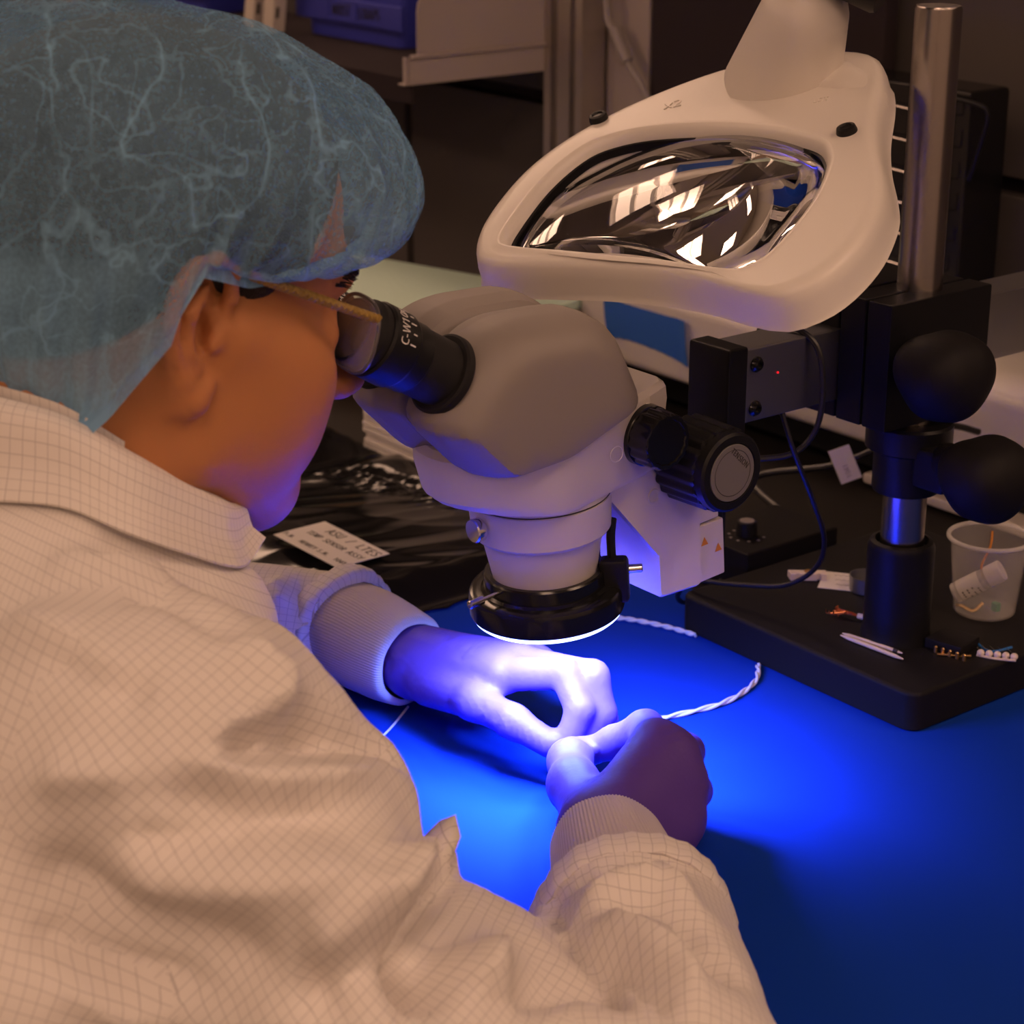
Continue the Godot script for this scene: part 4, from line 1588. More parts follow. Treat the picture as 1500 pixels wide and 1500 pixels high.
# bouffant cap: from crown to an elastic rim that rides the forehead, over the ear and down to the nape
func cap(t: Node, o: Vector3) -> void:
	var NA := 260
	var NT := 90
	var rid := FastNoiseLite.new()
	rid.seed = 7
	rid.frequency = 11.0
	rid.fractal_type = FastNoiseLite.FRACTAL_RIDGED
	rid.fractal_octaves = 2
	var low := FastNoiseLite.new()
	low.seed = 12
	low.frequency = 8.0
	var fine := FastNoiseLite.new()
	fine.seed = 21
	fine.frequency = 380.0
	fine.fractal_octaves = 2
	var web := FastNoiseLite.new()
	web.seed = 31
	web.frequency = 15.0
	web.fractal_type = FastNoiseLite.FRACTAL_NONE
	var web2 := FastNoiseLite.new()
	web2.seed = 77
	web2.frequency = 26.0
	web2.fractal_type = FastNoiseLite.FRACTAL_NONE
	var rim := []   # azimuth degrees (0 front, 90 over the right ear, 180 nape): u, distance from the head's axis, forwards
	var g := Geo.new()
	var dirs := PackedVector3Array()
	var dens := PackedFloat32Array()
	for j in NT + 1:
		var q := float(j) / NT
		for i in NA + 1:
			var a := TAU * (i % NA) / NA
			var p := cap_point(a, q)
			# gathers fan out from the elastic; broader slack folds over the crown
			var pleat := pow(0.5 + 0.5 * sin(a * 34.0 + 3.0 * low.get_noise_2d(a * 0.5, q * 0.1 + 3.0)), 2.0) - 0.4
			var dist := q * q * 0.0052 * pleat * smoothstep(1.0, 0.9, q)
			var nrm := (p - V(0, 0.045, -0.01)).normalized()
			dist += (rid.get_noise_3dv(p * V(1.0, 0.6, 0.7)) - 0.2) * 0.0040 * smoothstep(0.0, 0.15, q)
			dist += low.get_noise_3dv(p * 1.5) * 0.004
			p += nrm * dist * smoothstep(1.0, 0.93, q)
			dirs.append(p)
			g.v.append(hp(p.x, p.y, p.z) - o)
			g.uv.append(Vector2(float(i) / NA, q))
	for j in NT:
		for i in NA:
			var a := j * (NA + 1) + i
			g.t.append_array(PackedInt32Array([a, a + 1, a + NA + 1, a + 1, a + NA + 2, a + NA + 1]))
	g.smooth_normals()
	# close the seam of the smoothed normals
	for j in NT + 1:
		var s := g.n[j * (NA + 1)] + g.n[j * (NA + 1) + NA]
		g.n[j * (NA + 1)] = s.normalized()
		g.n[j * (NA + 1) + NA] = s.normalized()
	var W := 1536
	var H := 768
	var im := Image.create(W, H, false, Image.FORMAT_RGBA8)
	for y in H:
		var q := (y + 0.5) / H
		for x in W:
			var fx := (x + 0.5) / W * NA
			var fy := q * NT
			var i0 := int(fx)
			var j0 := int(fy)
			var k0 := j0 * (NA + 1) + i0
			var p := dirs[k0].lerp(dirs[k0 + 1], fx - i0).lerp(dirs[mini(k0 + NA + 1, dirs.size() - 1)].lerp(dirs[mini(k0 + NA + 2, dirs.size() - 1)], fx - i0), fy - j0)
			var wx := p + V(low.get_noise_3dv(p * 1.3), low.get_noise_3dv(p * 1.3 + V(5, 0, 0)), 0.0) * 0.030
			var n1 := web.get_noise_3d(wx.x, wx.y * 0.45, wx.z * 0.8)
			var n2 := web2.get_noise_3d(wx.x * 0.7 + 3.0, wx.y, wx.z * 0.5)
			var n3 := web.get_noise_3d(wx.x * 2.1 + 9.0, wx.y * 0.9, wx.z * 1.7)
			var m1 := smoothstep(-0.55, 0.15, low.get_noise_3dv(p * 2.2 + V(1, 2, 3)))
			var m2 := smoothstep(-0.5, 0.15, low.get_noise_3dv(p * 2.0 + V(7, 2, 3)))
			var line := (exp(-pow(n1 / 0.020, 2.0)) * 0.40 + exp(-pow(n1 / 0.09, 2.0)) * 0.08) * m1 + exp(-pow(n2 / 0.022, 2.0)) * 0.32 * m2 + exp(-pow(n3 / 0.035, 2.0)) * 0.20 * maxf(m1, m2)
			var gather := smoothstep(0.55, 0.95, q) * pow(0.5 + 0.5 * sin(float(i0) / NA * TAU * 34.0 + 4.0 * n1), 6.0) * 0.16
			var al := 0.37 + 0.15 * fine.get_noise_3dv(p * V(1.0, 0.75, 1.0)) + 0.07 * low.get_noise_3dv(p * 3.0) + line + gather + 0.32 * smoothstep(0.80, 0.95, q) + 0.30 * smoothstep(0.66, 0.72, q) * smoothstep(0.30, 0.36, minf(float(i0) / NA, 1.0 - float(i0) / NA))
			im.set_pixel(x, y, Color(1.0, 1.0, 1.0, clampf(al, 0.12, 0.92)))
	M.cap = mat(Color(0.26, 0.50, 0.74), 0.9, 0.0, 0.2)
	M.cap.albedo_texture = ImageTexture.create_from_image(im)
	M.cap.transparency = BaseMaterial3D.TRANSPARENCY_ALPHA
	M.cap.backlight_enabled = true
	M.cap.backlight = Color(0.35, 0.55, 0.7)
	part("bouffant_cap", g, M.cap, t)


func cap_rim(a: float) -> Vector3:
	# azimuth degrees, then (u, s, f) of the elastic
	var keys := [[0.0, 0.0640, 0.000, 0.1050], [22.0, 0.0560, 0.0370, 0.0905], [36.0, 0.0480, 0.0520, 0.0715], [56.0, 0.0385, 0.0670, 0.0450], [81.0, 0.0310, 0.0775, 0.0120], [102.5, 0.0345, 0.0990, -0.0220], [106.5, 0.0170, 0.1028, -0.0308], [108.0, 0.0020, 0.1020, -0.0320], [112.0, -0.0158, 0.0930, -0.0372], [118.6, -0.0395, 0.0790, -0.0426], [126.0, -0.0560, 0.0680, -0.0490], [144.0, -0.0700, 0.0500, -0.0700], [161.0, -0.0730, 0.0310, -0.0900], [180.0, -0.0740, 0.000, -0.0980]]
	var d := rad_to_deg(a)
	var s := 1.0
	if d > 180.0:
		d = 360.0 - d
		s = -1.0
	for k in keys.size() - 1:
		if d <= keys[k + 1][0]:
			var u: float = (d - keys[k][0]) / (keys[k + 1][0] - keys[k][0])
			u = u * u * (3 - 2 * u) * 0.3 + u * 0.7
			return V(s * lerpf(keys[k][2], keys[k + 1][2], u), lerpf(keys[k][1], keys[k + 1][1], u), lerpf(keys[k][3], keys[k + 1][3], u))
	return V(0, -0.074, -0.098)


func cap_point(a: float, q: float) -> Vector3:
	var r := cap_rim(a)
	var c := V(0, 0.070, 0.0)
	# a puffed bag above the rim
	var dr := (r - c)
	var th0 := acos(clampf(dr.normalized().y, -1.0, 1.0))
	var flat := Vector2(sin(a), cos(a))
	var th := th0 * minf(q / 0.90, 1.0)
	var dir := V(flat.x * sin(th), cos(th), flat.y * sin(th))
	var rf := 0.1300 if flat.y > 0 else 0.138
	var ell := 1.0 / sqrt(pow(dir.x / 0.107, 2.0) + pow(dir.y / (0.0745 if dir.y > 0 else 0.145), 2.0) + pow(dir.z / rf, 2.0))
	var bag := c + dir * ell
	var close := smoothstep(0.74, 0.955, q)
	var p := bag.lerp(r, close * close)
	if q > 0.955:   # hem below the elastic flares a little
		var k := (q - 0.955) / 0.045
		p = r + V(flat.x * 0.002, -0.007, flat.y * 0.002) * k
	return p


func coat_blob() -> Blob:
	var b := Blob.new()
	b.cap(V(.05, .60, .62), V(.05, .88, .44), .15, .125, .05)
	b.cap(V(-.05, .60, .62), V(-.05, .88, .44), .15, .125, .05)
	b.cap(V(.14, .58, .60), V(.12, .86, .45), .13, .11, .05)
	b.cap(V(-.13, .94, .378), V(.14, .94, .378), .068, .066, .06)
	b.cap(V(0, .995, .365), V(.13, .945, .37), .056, .062, .05)
	b.cap(V(0, .995, .365), V(-.13, .95, .37), .056, .062, .05)
	b.cap(V(.175, .945, .365), V(.262, .835, .320), .074, .058, .05)
	b.cap(V(.262, .835, .320), V(.335, .780, .262), .058, .064, .05)
	b.cap(V(-.175, .945, .365), V(-.37, .80, .15), .074, .06, .05)
	b.cap(V(.17, .94, .33), V(.190, .915, .288), .055, .040, .04)
	b.cap(V(.045, 1.0, .335), V(.06, .962, .285), .048, .042, .04)
	b.cap(V(.345, .795, .215), V(.176, .801, .088), .069, .049, .02)
	b.cap(V(-.37, .795, .14), V(-.215, .789, .006), .052, .042, .04)
	b.cap(V(.225, .835, .262), V(.268, .800, .215), .045, .043, .03)
	b.cap(V(.200, .868, .262), V(.200, .866, .232), .022, .010, .014)
	return b


func folds() -> Array:
	return [
		[15, -12, [V(0.236, 0.988, 0.380), V(0.238, 0.986, 0.351), V(0.231, 0.978, 0.318), V(0.219, 0.957, 0.285)]],
		[11, 7, [V(0.233, 0.987, 0.393), V(0.240, 0.981, 0.376), V(0.246, 0.973, 0.353), V(0.244, 0.961, 0.320), V(0.224, 0.948, 0.280)]],
		[9, 7, [V(0.233, 0.993, 0.378), V(0.232, 0.995, 0.354), V(0.222, 0.993, 0.323)]],
		[8, -6, [V(0.222, 0.990, 0.318), V(0.221, 0.973, 0.301), V(0.211, 0.951, 0.271), V(0.213, 0.934, 0.258)]],
		[13, -6, [V(0.234, 0.973, 0.408), V(0.244, 0.970, 0.386), V(0.253, 0.959, 0.365), V(0.257, 0.952, 0.343), V(0.253, 0.949, 0.323)]],
		[8, -5, [V(0.231, 0.957, 0.422), V(0.243, 0.955, 0.403), V(0.254, 0.954, 0.376), V(0.257, 0.948, 0.371)]],
		[9, 5, [V(0.199, 0.978, 0.443), V(0.214, 0.982, 0.427), V(0.228, 0.983, 0.408)]],
		[22, -11, [V(0.199, 0.952, 0.461), V(0.219, 0.939, 0.443), V(0.239, 0.922, 0.419), V(0.263, 0.909, 0.390), V(0.284, 0.900, 0.369)]],
		[24, 8, [V(0.224, 0.946, 0.435), V(0.247, 0.933, 0.406), V(0.267, 0.931, 0.368), V(0.268, 0.930, 0.323)]],
		[20, 8, [V(0.276, 0.921, 0.317), V(0.289, 0.908, 0.348), V(0.285, 0.904, 0.363)]],
		[16, -9, [V(0.295, 0.904, 0.314), V(0.298, 0.901, 0.338), V(0.295, 0.894, 0.359), V(0.285, 0.892, 0.374)]],
		[9, -13, [V(0.212, 0.870, 0.228), V(0.268, 0.899, 0.278), V(0.289, 0.905, 0.305), V(0.299, 0.900, 0.316), V(0.311, 0.888, 0.324), V(0.320, 0.875, 0.331)]],
		[14, 10, [V(0.264, 0.919, 0.298), V(0.281, 0.914, 0.312), V(0.290, 0.909, 0.324)]],
		[12, -9, [V(0.258, 0.879, 0.255), V(0.297, 0.895, 0.297), V(0.310, 0.888, 0.316), V(0.319, 0.877, 0.328)]],
		[16, 8, [V(0.295, 0.881, 0.273), V(0.319, 0.878, 0.297)]],
		[12, 8, [V(0.203, 0.879, 0.235), V(0.203, 0.876, 0.229)]],
		[12, -6, [V(0.307, 0.858, 0.215), V(0.310, 0.859, 0.251), V(0.325, 0.870, 0.286)]],
		[7, 5, [V(0.276, 0.857, 0.197), V(0.305, 0.861, 0.192), V(0.338, 0.862, 0.193), V(0.368, 0.860, 0.206)]],
		[8, -5, [V(0.283, 0.856, 0.208), V(0.314, 0.861, 0.209), V(0.347, 0.864, 0.217), V(0.367, 0.860, 0.225)]],
		[6, -4, [V(0.220, 0.837, 0.175), V(0.236, 0.852, 0.160), V(0.249, 0.856, 0.134), V(0.260, 0.848, 0.115)]],
		[9, 5, [V(0.257, 0.853, 0.195), V(0.262, 0.857, 0.168), V(0.271, 0.856, 0.142), V(0.296, 0.852, 0.144)]],
		[10, -7, [V(0.204, 0.830, 0.168), V(0.270, 0.855, 0.206), V(0.317, 0.859, 0.224), V(0.357, 0.860, 0.237)]],
		[9, -5, [V(0.270, 0.857, 0.184), V(0.284, 0.859, 0.165), V(0.308, 0.856, 0.160), V(0.346, 0.855, 0.177)]],
		[8, -6, [V(0.324, 0.855, 0.165), V(0.339, 0.851, 0.164), V(0.354, 0.850, 0.172)]],
		[12, -5, [V(0.089, 1.038, 0.365), V(0.104, 1.027, 0.336), V(0.107, 1.004, 0.304), V(0.174, 1.014, 0.316)]],
		[14, 5, [V(0.096, 1.031, 0.385), V(0.119, 1.029, 0.362), V(0.119, 1.017, 0.326)]],
		[10, -4, [V(0.153, 1.030, 0.374), V(0.151, 1.028, 0.353), V(0.174, 1.026, 0.346), V(0.208, 1.013, 0.342)]],
		[14, 5, [V(0.196, 1.019, 0.345), V(0.216, 1.005, 0.333), V(0.220, 0.995, 0.322)]],
		[14, -4, [V(0.161, 1.017, 0.418), V(0.197, 1.013, 0.404), V(0.217, 1.006, 0.389)]],
		[18, 5, [V(0.115, 1.021, 0.415), V(0.178, 1.020, 0.406), V(0.207, 1.011, 0.396)]],
		[12, -7, [V(0.212, 0.924, 0.463), V(0.227, 0.904, 0.444), V(0.238, 0.890, 0.421), V(0.266, 0.880, 0.394)]],
		[12, 5, [V(0.223, 0.903, 0.457), V(0.234, 0.876, 0.427), V(0.246, 0.868, 0.407)]],
		[8, -4, [V(-0.236, 0.833, 0.038), V(-0.216, 0.820, 0.048), V(-0.206, 0.809, 0.050)]],
		[8, 4, [V(-0.248, 0.833, 0.054), V(-0.226, 0.820, 0.059)]],
	]


func coat(t: Node, o: Vector3) -> void:
	var g := coat_blob().nets(0.0055)
	g.smooth_normals()
	var fs := folds()
	var info := []
	for f in fs:
		var c := Vector3()
		for p in f[2]:
			c += p / f[2].size()
		var r := 0.0
		for p in f[2]:
			r = maxf(r, (p - c).length())
		info.append([c, r + f[0] * 0.0025])
	var nz := FastNoiseLite.new()
	nz.seed = 4
	nz.frequency = 14.0
	nz.fractal_octaves = 2
	var fine := FastNoiseLite.new()
	fine.seed = 9
	fine.frequency = 45.0
	var cut_r := V(0.228, 0.800, 0.126)
	var cut_l := V(-0.225, 0.789, 0.008)
	for i in g.v.size():
		var p := g.v[i]
		var d := 0.0022 * nz.get_noise_3dv(p) + 0.0005 * fine.get_noise_3dv(p)
		for k in fs.size():
			if (p - info[k][0]).length_squared() > info[k][1] * info[k][1]:
				continue
			var f: Array = fs[k]
			var w: float = f[0] * 0.001
			var best := 1e9
			var at := 0.0
			var n: int = f[2].size() - 1
			for s in n:
				var a: Vector3 = f[2][s]
				var ba: Vector3 = f[2][s + 1] - a
				var h := clampf((p - a).dot(ba) / ba.dot(ba), 0.0, 1.0)
				var e := (p - a - ba * h).length_squared()
				if e < best:
					best = e
					at = (s + h) / n
			var taper := smoothstep(0.0, 0.25, at) * smoothstep(1.0, 0.75, at) * 0.75 + 0.25
			d += f[1] * 0.0024 * exp(-pow(best / (w * w * 0.8), 0.72)) * taper
		# radial slack near the cuffs
		p += g.n[i] * d
		if p.z < 0.236 and p.y < 0.7520:   # the sleeves rest on the bench
			p.y = 0.7520 + 0.001 * nz.get_noise_2d(p.x * 3.0, p.z * 3.0)
		g.v[i] = p
	# cloth lies along limbs: texture coordinates per limb
	var bones := [[V(0.03, 0.60, 0.62), V(0.02, 0.99, 0.37), 0.16], [V(.165, .955, .365), V(.335, .775, .262), 0.068], [V(.345, .795, .215), V(.15, .80, .07), 0.055], [V(-.175, .945, .365), V(-.37, .80, .15), 0.066], [V(-.37, .795, .14), V(-.22, .787, .0), 0.048]]
	var pitch := 0.0056
	var vs := PackedVector3Array()
	var ts := PackedInt32Array()
	var uvs := PackedVector2Array()
	var ns := PackedVector3Array()
	g.smooth_normals()
	var seen := {}
	for i in range(0, g.t.size(), 3):
		var mid := (g.v[g.t[i]] + g.v[g.t[i + 1]] + g.v[g.t[i + 2]]) / 3.0
		# open the sleeves at the wrists
		if (mid - cut_r).dot(V(-0.82, 0.0, -0.57)) > 0.0 and mid.x < 0.30 and mid.z < 0.20 and mid.x > 0.05 and mid.y < 0.87:
			continue
		if (mid - cut_l).dot(V(0.99, 0.0, -0.12)) > 0.006 and mid.x < -0.12 and mid.z < 0.10 and mid.y < 0.85:
			continue
		var which := 0
		var tn := (g.v[g.t[i + 1]] - g.v[g.t[i]]).cross(g.v[g.t[i + 2]] - g.v[g.t[i]]).normalized()
		var bd := 1e9
		for k in bones.size():
			var a: Vector3 = bones[k][0]
			var ba: Vector3 = bones[k][1] - a
			var h := clampf((mid - a).dot(ba) / ba.dot(ba), 0.0, 1.0)
			var e: float = (mid - a - ba * h).length() - bones[k][2]
			var rdir: Vector3 = (mid - a - ba * h).normalized()
			e += 0.05 * pow(absf(tn.dot(ba.normalized())), 2.0) + 0.14 * pow(1.0 - maxf(0.0, tn.dot(rdir)), 2.0)
			if e < bd:
				bd = e
				which = k
		var axis: Vector3 = (bones[which][1] - bones[which][0]).normalized()
		var ref := (V(-0.75, 0.1, -0.6) if which != 0 else V(-0.6, -0.2, -0.9))
		ref = (ref - axis * ref.dot(axis)).normalized()
		var oth := axis.cross(ref)
		var mrel: Vector3 = mid - bones[which][0]
		var ma := atan2(mrel.dot(oth), -mrel.dot(ref))
		for k in 3:
			var q := g.t[i + k]
			var rel: Vector3 = g.v[q] - bones[which][0]
			var ang := atan2(rel.dot(oth), -rel.dot(ref))
			var wrap := 0
			if ang - ma > PI:
				wrap = 1
				ang -= TAU
			elif ang - ma < -PI:
				wrap = 2
				ang += TAU
			var key := q * 24 + which * 3 + wrap
			if not seen.has(key):
				seen[key] = vs.size()
				vs.append(g.v[q] - o)
				ns.append(g.n[q])
				uvs.append(Vector2(ang * (bones[which][2] + 0.01) / pitch, rel.dot(axis) / pitch))
			ts.append(seen[key])
	var c := Geo.new()
	c.v = vs
	c.t = ts
	c.uv = uvs
	c.n = ns
	part("coat", c, M.coat, t)
	# turned sleeve hems
	for q in [[cut_r, V(-0.82, 0.0, -0.57), 0.0535, 0.0], [cut_l, V(0.99, 0.0, -0.12), 0.0450, 1.0]]:
		var h := Geo.new()
		var f := frame(q[1], q[0] - o)
		var prof := [Vector2(q[2] - 0.006, 0.008), Vector2(q[2] + 0.001, 0.007), Vector2(q[2] + 0.0035, 0.003), Vector2(q[2] + 0.0035, -0.010), Vector2(q[2] + 0.001, -0.014), Vector2(q[2] - 0.006, -0.010)]
		var rings := []
		for pq in prof:
			var r := PackedVector3Array()
			for i in 72:
				var a := TAU * i / 72
				var wob: float = 1.0 + 0.018 * sin(a * 5.0 + q[3] * 2.0) + 0.012 * sin(a * 23.0)
				var hv: Vector3 = f * V(pq.x * wob * cos(a), pq.y + 0.003 * sin(a * 3.0), pq.x * wob * sin(a))
				hv.y = maxf(hv.y, 0.7518)
				r.append(hv)
			rings.append(r)
		rings.append(rings[0])
		h.loft(rings, true, false, false)
		for i in h.v.size():
			var lv := f.affine_inverse() * h.v[i]
			h.uv.append(Vector2(atan2(lv.z, lv.x) * 0.045 / pitch, lv.y / pitch))
		part("sleeve_hem", h, M.coat, t, 60)


# folded shirt collar standing round the neck, points at the throat
func collar(t: Node, o: Vector3) -> void:
	var pitch := 0.0056
	# neck line from the left front round the nape to the right front
	var inner := [V(-.046, 1.012, .252), V(-.050, 1.028, .266), V(-.057, 1.045, .287), V(-.068, 1.067, .318), V(-.060, 1.088, .350), V(-.03, 1.098, .374), V(0, 1.10, .380), V(.03, 1.098, .374), V(.057, 1.089, .349), V(.065, 1.066, .318), V(.055, 1.044, .288), V(.047, 1.027, .2645), V(.044, 1.017, .254)]
	var outer := [V(-.050, .990, .233), V(-.085, .994, .268), V(-.100, 1.018, .306), V(-.103, 1.038, .336), V(-.085, 1.053, .372), V(-.045, 1.062, .402), V(0, 1.064, .410), V(.045, 1.061, .400), V(.080, 1.057, .363), V(.100, 1.041, .337), V(.100, 1.023, .310), V(.082, .997, .272), V(.050, .997, .235)]
	var ci := curve(inner, 8)
	var co := curve(outer, 8)
	# the fallen edge lies just above the coat
	var cb := coat_blob()
	var ids := PackedInt32Array(range(cb.a.size()))
	for i in co.size():
		var w := smoothstep(co.size() - 4.0, co.size() - 14.0, i) * smoothstep(3.0, 10.0, i)
		for it in 3:
			var q := co[i]
			var e := cb.ev(q, ids)
			var gr := V(cb.ev(q + V(0.002, 0, 0), ids) - e, cb.ev(q + V(0, 0.002, 0), ids) - e, cb.ev(q + V(0, 0, 0.002), ids) - e).normalized()
			co[i] = q - gr * (e - 0.0045) * w
	var g := Geo.new()
	var n := ci.size()
	var rows := 9
	for layer in 2:
		for j in rows + 1:
			var q := float(j) / rows
			for i in n:
				var p: Vector3 = ci[i].lerp(co[i], q)
				var roll := 0.007 * sin(PI * minf(q * 1.6, 1.0)) * (1.0 - 0.4 * q)
				p += (V(p.x, 0, p.z - 0.33).normalized() * 0.5 + Vector3.UP) * roll
				if layer == 1:
					p -= (V(p.x, 0, p.z - 0.33).normalized() * 0.4 + Vector3.UP * 0.9) * 0.0016
				g.v.append(p - o)
				g.uv.append(Vector2(i * 0.0052 / pitch, q * 0.05 / pitch))
	var lay := (rows + 1) * n
	for layer in 2:
		for j in rows:
			for i in n - 1:
				var a := layer * lay + j * n + i
				if layer == 0:
					g.t.append_array(PackedInt32Array([a, a + n, a + 1, a + 1, a + n, a + n + 1]))
				else:
					g.t.append_array(PackedInt32Array([a, a + 1, a + n, a + 1, a + n + 1, a + n]))
	for i in n - 1:
		for j in [0, rows]:
			var a: int = j * n + i
			g.t.append_array(PackedInt32Array([a, a + lay, a + 1, a + 1, a + lay, a + lay + 1]))
	for j in rows:
		for i in [0, n - 1]:
			var a: int = j * n + i
			g.t.append_array(PackedInt32Array([a, a + n, a + lay, a + n, a + n + lay, a + lay]))
	var m := part("collar", g, M.coat, t, 50)
	# stand of the collar inside, against the neck
	var s := Geo.new()
	for j in 2:
		for i in n:
			var p: Vector3 = ci[i] - V(p_out(ci[i]).x, 0, p_out(ci[i]).z) * 0.004 + V(0, 0.004 - 0.045 * j, 0)
			s.v.append(p - o)
			s.uv.append(Vector2(i * 0.0052 / pitch, j * 8.0))
	for i in n - 1:
		s.t.append_array(PackedInt32Array([i, i + 1, i + n, i + 1, i + n + 1, i + n]))
	part("collar_stand", s, M.coat, m, 50)


func p_out(p: Vector3) -> Vector3:
	return V(p.x, 0, p.z - 0.33).normalized()


func lhand() -> Blob:
	var b := Blob.new()
	b.cap(V(-.24, .792, .011), V(-.14, .791, .003), .026, .024, .01)
	b.cap(V(-.14, .791, .004), V(-.055, .811, -.006), .020, .0145, .012)
	b.cap(V(-.14, .791, .0), V(-.06, .812, -.024), .021, .0145, .012)
	b.cap(V(-.14, .79, -.005), V(-.068, .805, -.042), .02, .014, .012)
	b.cap(V(-.14, .788, -.01), V(-.08, .794, -.057), .019, .0135, .012)
	b.chain([V(-.055, .811, -.007), V(-.008, .824, -.022), V(.010, .805, -.020), V(.011, .785, -.009)], [.0122, .0104, .0096, .0088], .003)
	b.chain([V(-.06, .812, -.025), V(.000, .820, -.039), V(.011, .797, -.038), V(.009, .780, -.023)], [.0125, .0110, .0100, .009], .004)
	b.chain([V(-.068, .805, -.042), V(-.016, .804, -.053), V(-.003, .783, -.051), V(-.002, .77, -.041)], [.0125, .0108, .0098, .009])
	b.chain([V(-.08, .794, -.057), V(-.037, .787, -.069), V(-.024, .769, -.065), V(-.022, .762, -.056)], [.0118, .0098, .009, .0085])
	b.chain([V(-.115, .787, .010), V(-.058, .796, .015), V(-.023, .793, .010), V(.002, .783, -.001)], [.0165, .0124, .0108, .0094], .007)
	return b


func rhand() -> Blob:
	var b := Blob.new()
	var w := V(.135, .797, .066)
	b.cap(V(.235, .80, .135), w, .026, .025, .01)
	b.cap(w, V(.106, .824, .0), .021, .0155, .012)
	b.cap(w, V(.119, .82, -.004), .022, .0155, .012)
	b.cap(w, V(.131, .806, -.001), .021, .015, .012)
	b.cap(w, V(.139, .79, .008), .021, .015, .012)
	b.cap(V(.148, .782, .06), V(.142, .785, .022), .019, .017, .014)
	b.chain([V(.106, .824, .0), V(.074, .816, -.020), V(.049, .798, -.016), V(.028, .784, -.007)], [.0135, .0115, .0102, .009])
	b.chain([V(.119, .82, -.004), V(.09, .80, -.040), V(.068, .781, -.032), V(.055, .770, -.018)], [.0135, .0115, .0102, .009])
	b.chain([V(.131, .806, -.001), V(.103, .779, -.036), V(.085, .765, -.028), V(.08, .762, -.01)], [.013, .011, .0098, .009])
	b.chain([V(.139, .79, .008), V(.114, .768, -.02), V(.102, .761, -.016), V(.1, .760, .0)], [.012, .010, .009, .0085])
	b.chain([V(.112, .795, .055), V(.074, .795, .038), V(.046, .794, .018), V(.022, .784, -.001)], [.019, .0145, .0122, .0098], .012)
	return b


# thin wrinkles of the stretched glove
func crease(g: Geo, seed_: int) -> void:
	g.smooth_normals()
	var nz := FastNoiseLite.new()
	nz.seed = seed_
	nz.frequency = 55.0
	nz.fractal_type = FastNoiseLite.FRACTAL_RIDGED
	nz.fractal_octaves = 2
	var low := FastNoiseLite.new()
	low.seed = seed_ + 1
	low.frequency = 22.0
	for i in g.v.size():
		var p := g.v[i]
		var k := smoothstep(0.0, 0.6, low.get_noise_3dv(p) + 0.1)
		g.v[i] = p - g.n[i] * 0.0009 * k * smoothstep(0.45, 0.95, nz.get_noise_3dv(p * V(1.0, 1.0, 0.6)))


# knitted cuff with raised ribs
func cuff(t: Node, o: Vector3, pts: Array, radii: Array) -> void:
	var path := curve(pts, 5)
	var n := path.size()
	var ribs := 104
	var segs := ribs * 4
	var rings := []
	var side := Vector3.UP
	for i in n:
		var d := (path[mini(i + 1, n - 1)] - path[maxi(i - 1, 0)]).normalized()
		side = (side - d * side.dot(d)).normalized()
		var oth := d.cross(side)
		var u := float(i) / (n - 1) * (radii.size() - 1)
		var k := mini(int(u), radii.size() - 2)
		var r := lerpf(radii[k], radii[k + 1], u - k)
		if i == n - 1:
			r -= 0.0015
		var ring := PackedVector3Array()
		for s in segs:
			var a := TAU * s / segs
			var rr := r * (1.0 + 0.02 * sin(a * 2.0 + i * 0.15) + 0.008 * sin(a * 7.0)) + 0.00036 * sin(a * ribs)
			var cv := path[i] - o + side * cos(a) * rr + oth * sin(a) * rr
			cv.y = maxf(cv.y, 0.7516)
			ring.append(cv)
		rings.append(ring)
	# turned edge at the hand end
	var inner := PackedVector3Array()
	for p in rings[-1]:
		inner.append(path[n - 1] - o + (p - path[n - 1] + o) * 0.90)
	rings.append(inner)
	var g := Geo.new()
	g.loft(rings, true, false, false, false)
	# outward facing: the loft is open, so orient it by hand
	var c := path[n / 2] - o
	var a0 := g.v[g.t[0]]
	var nr := (g.v[g.t[1]] - a0).cross(g.v[g.t[2]] - a0)
	if nr.dot(a0 - (path[0] - o)) < 0.0:
		for i in range(0, g.t.size(), 3):
			var q := g.t[i + 1]
			g.t[i + 1] = g.t[i + 2]
			g.t[i + 2] = q
	smooth_obj("cuff", g, M.knit, t)


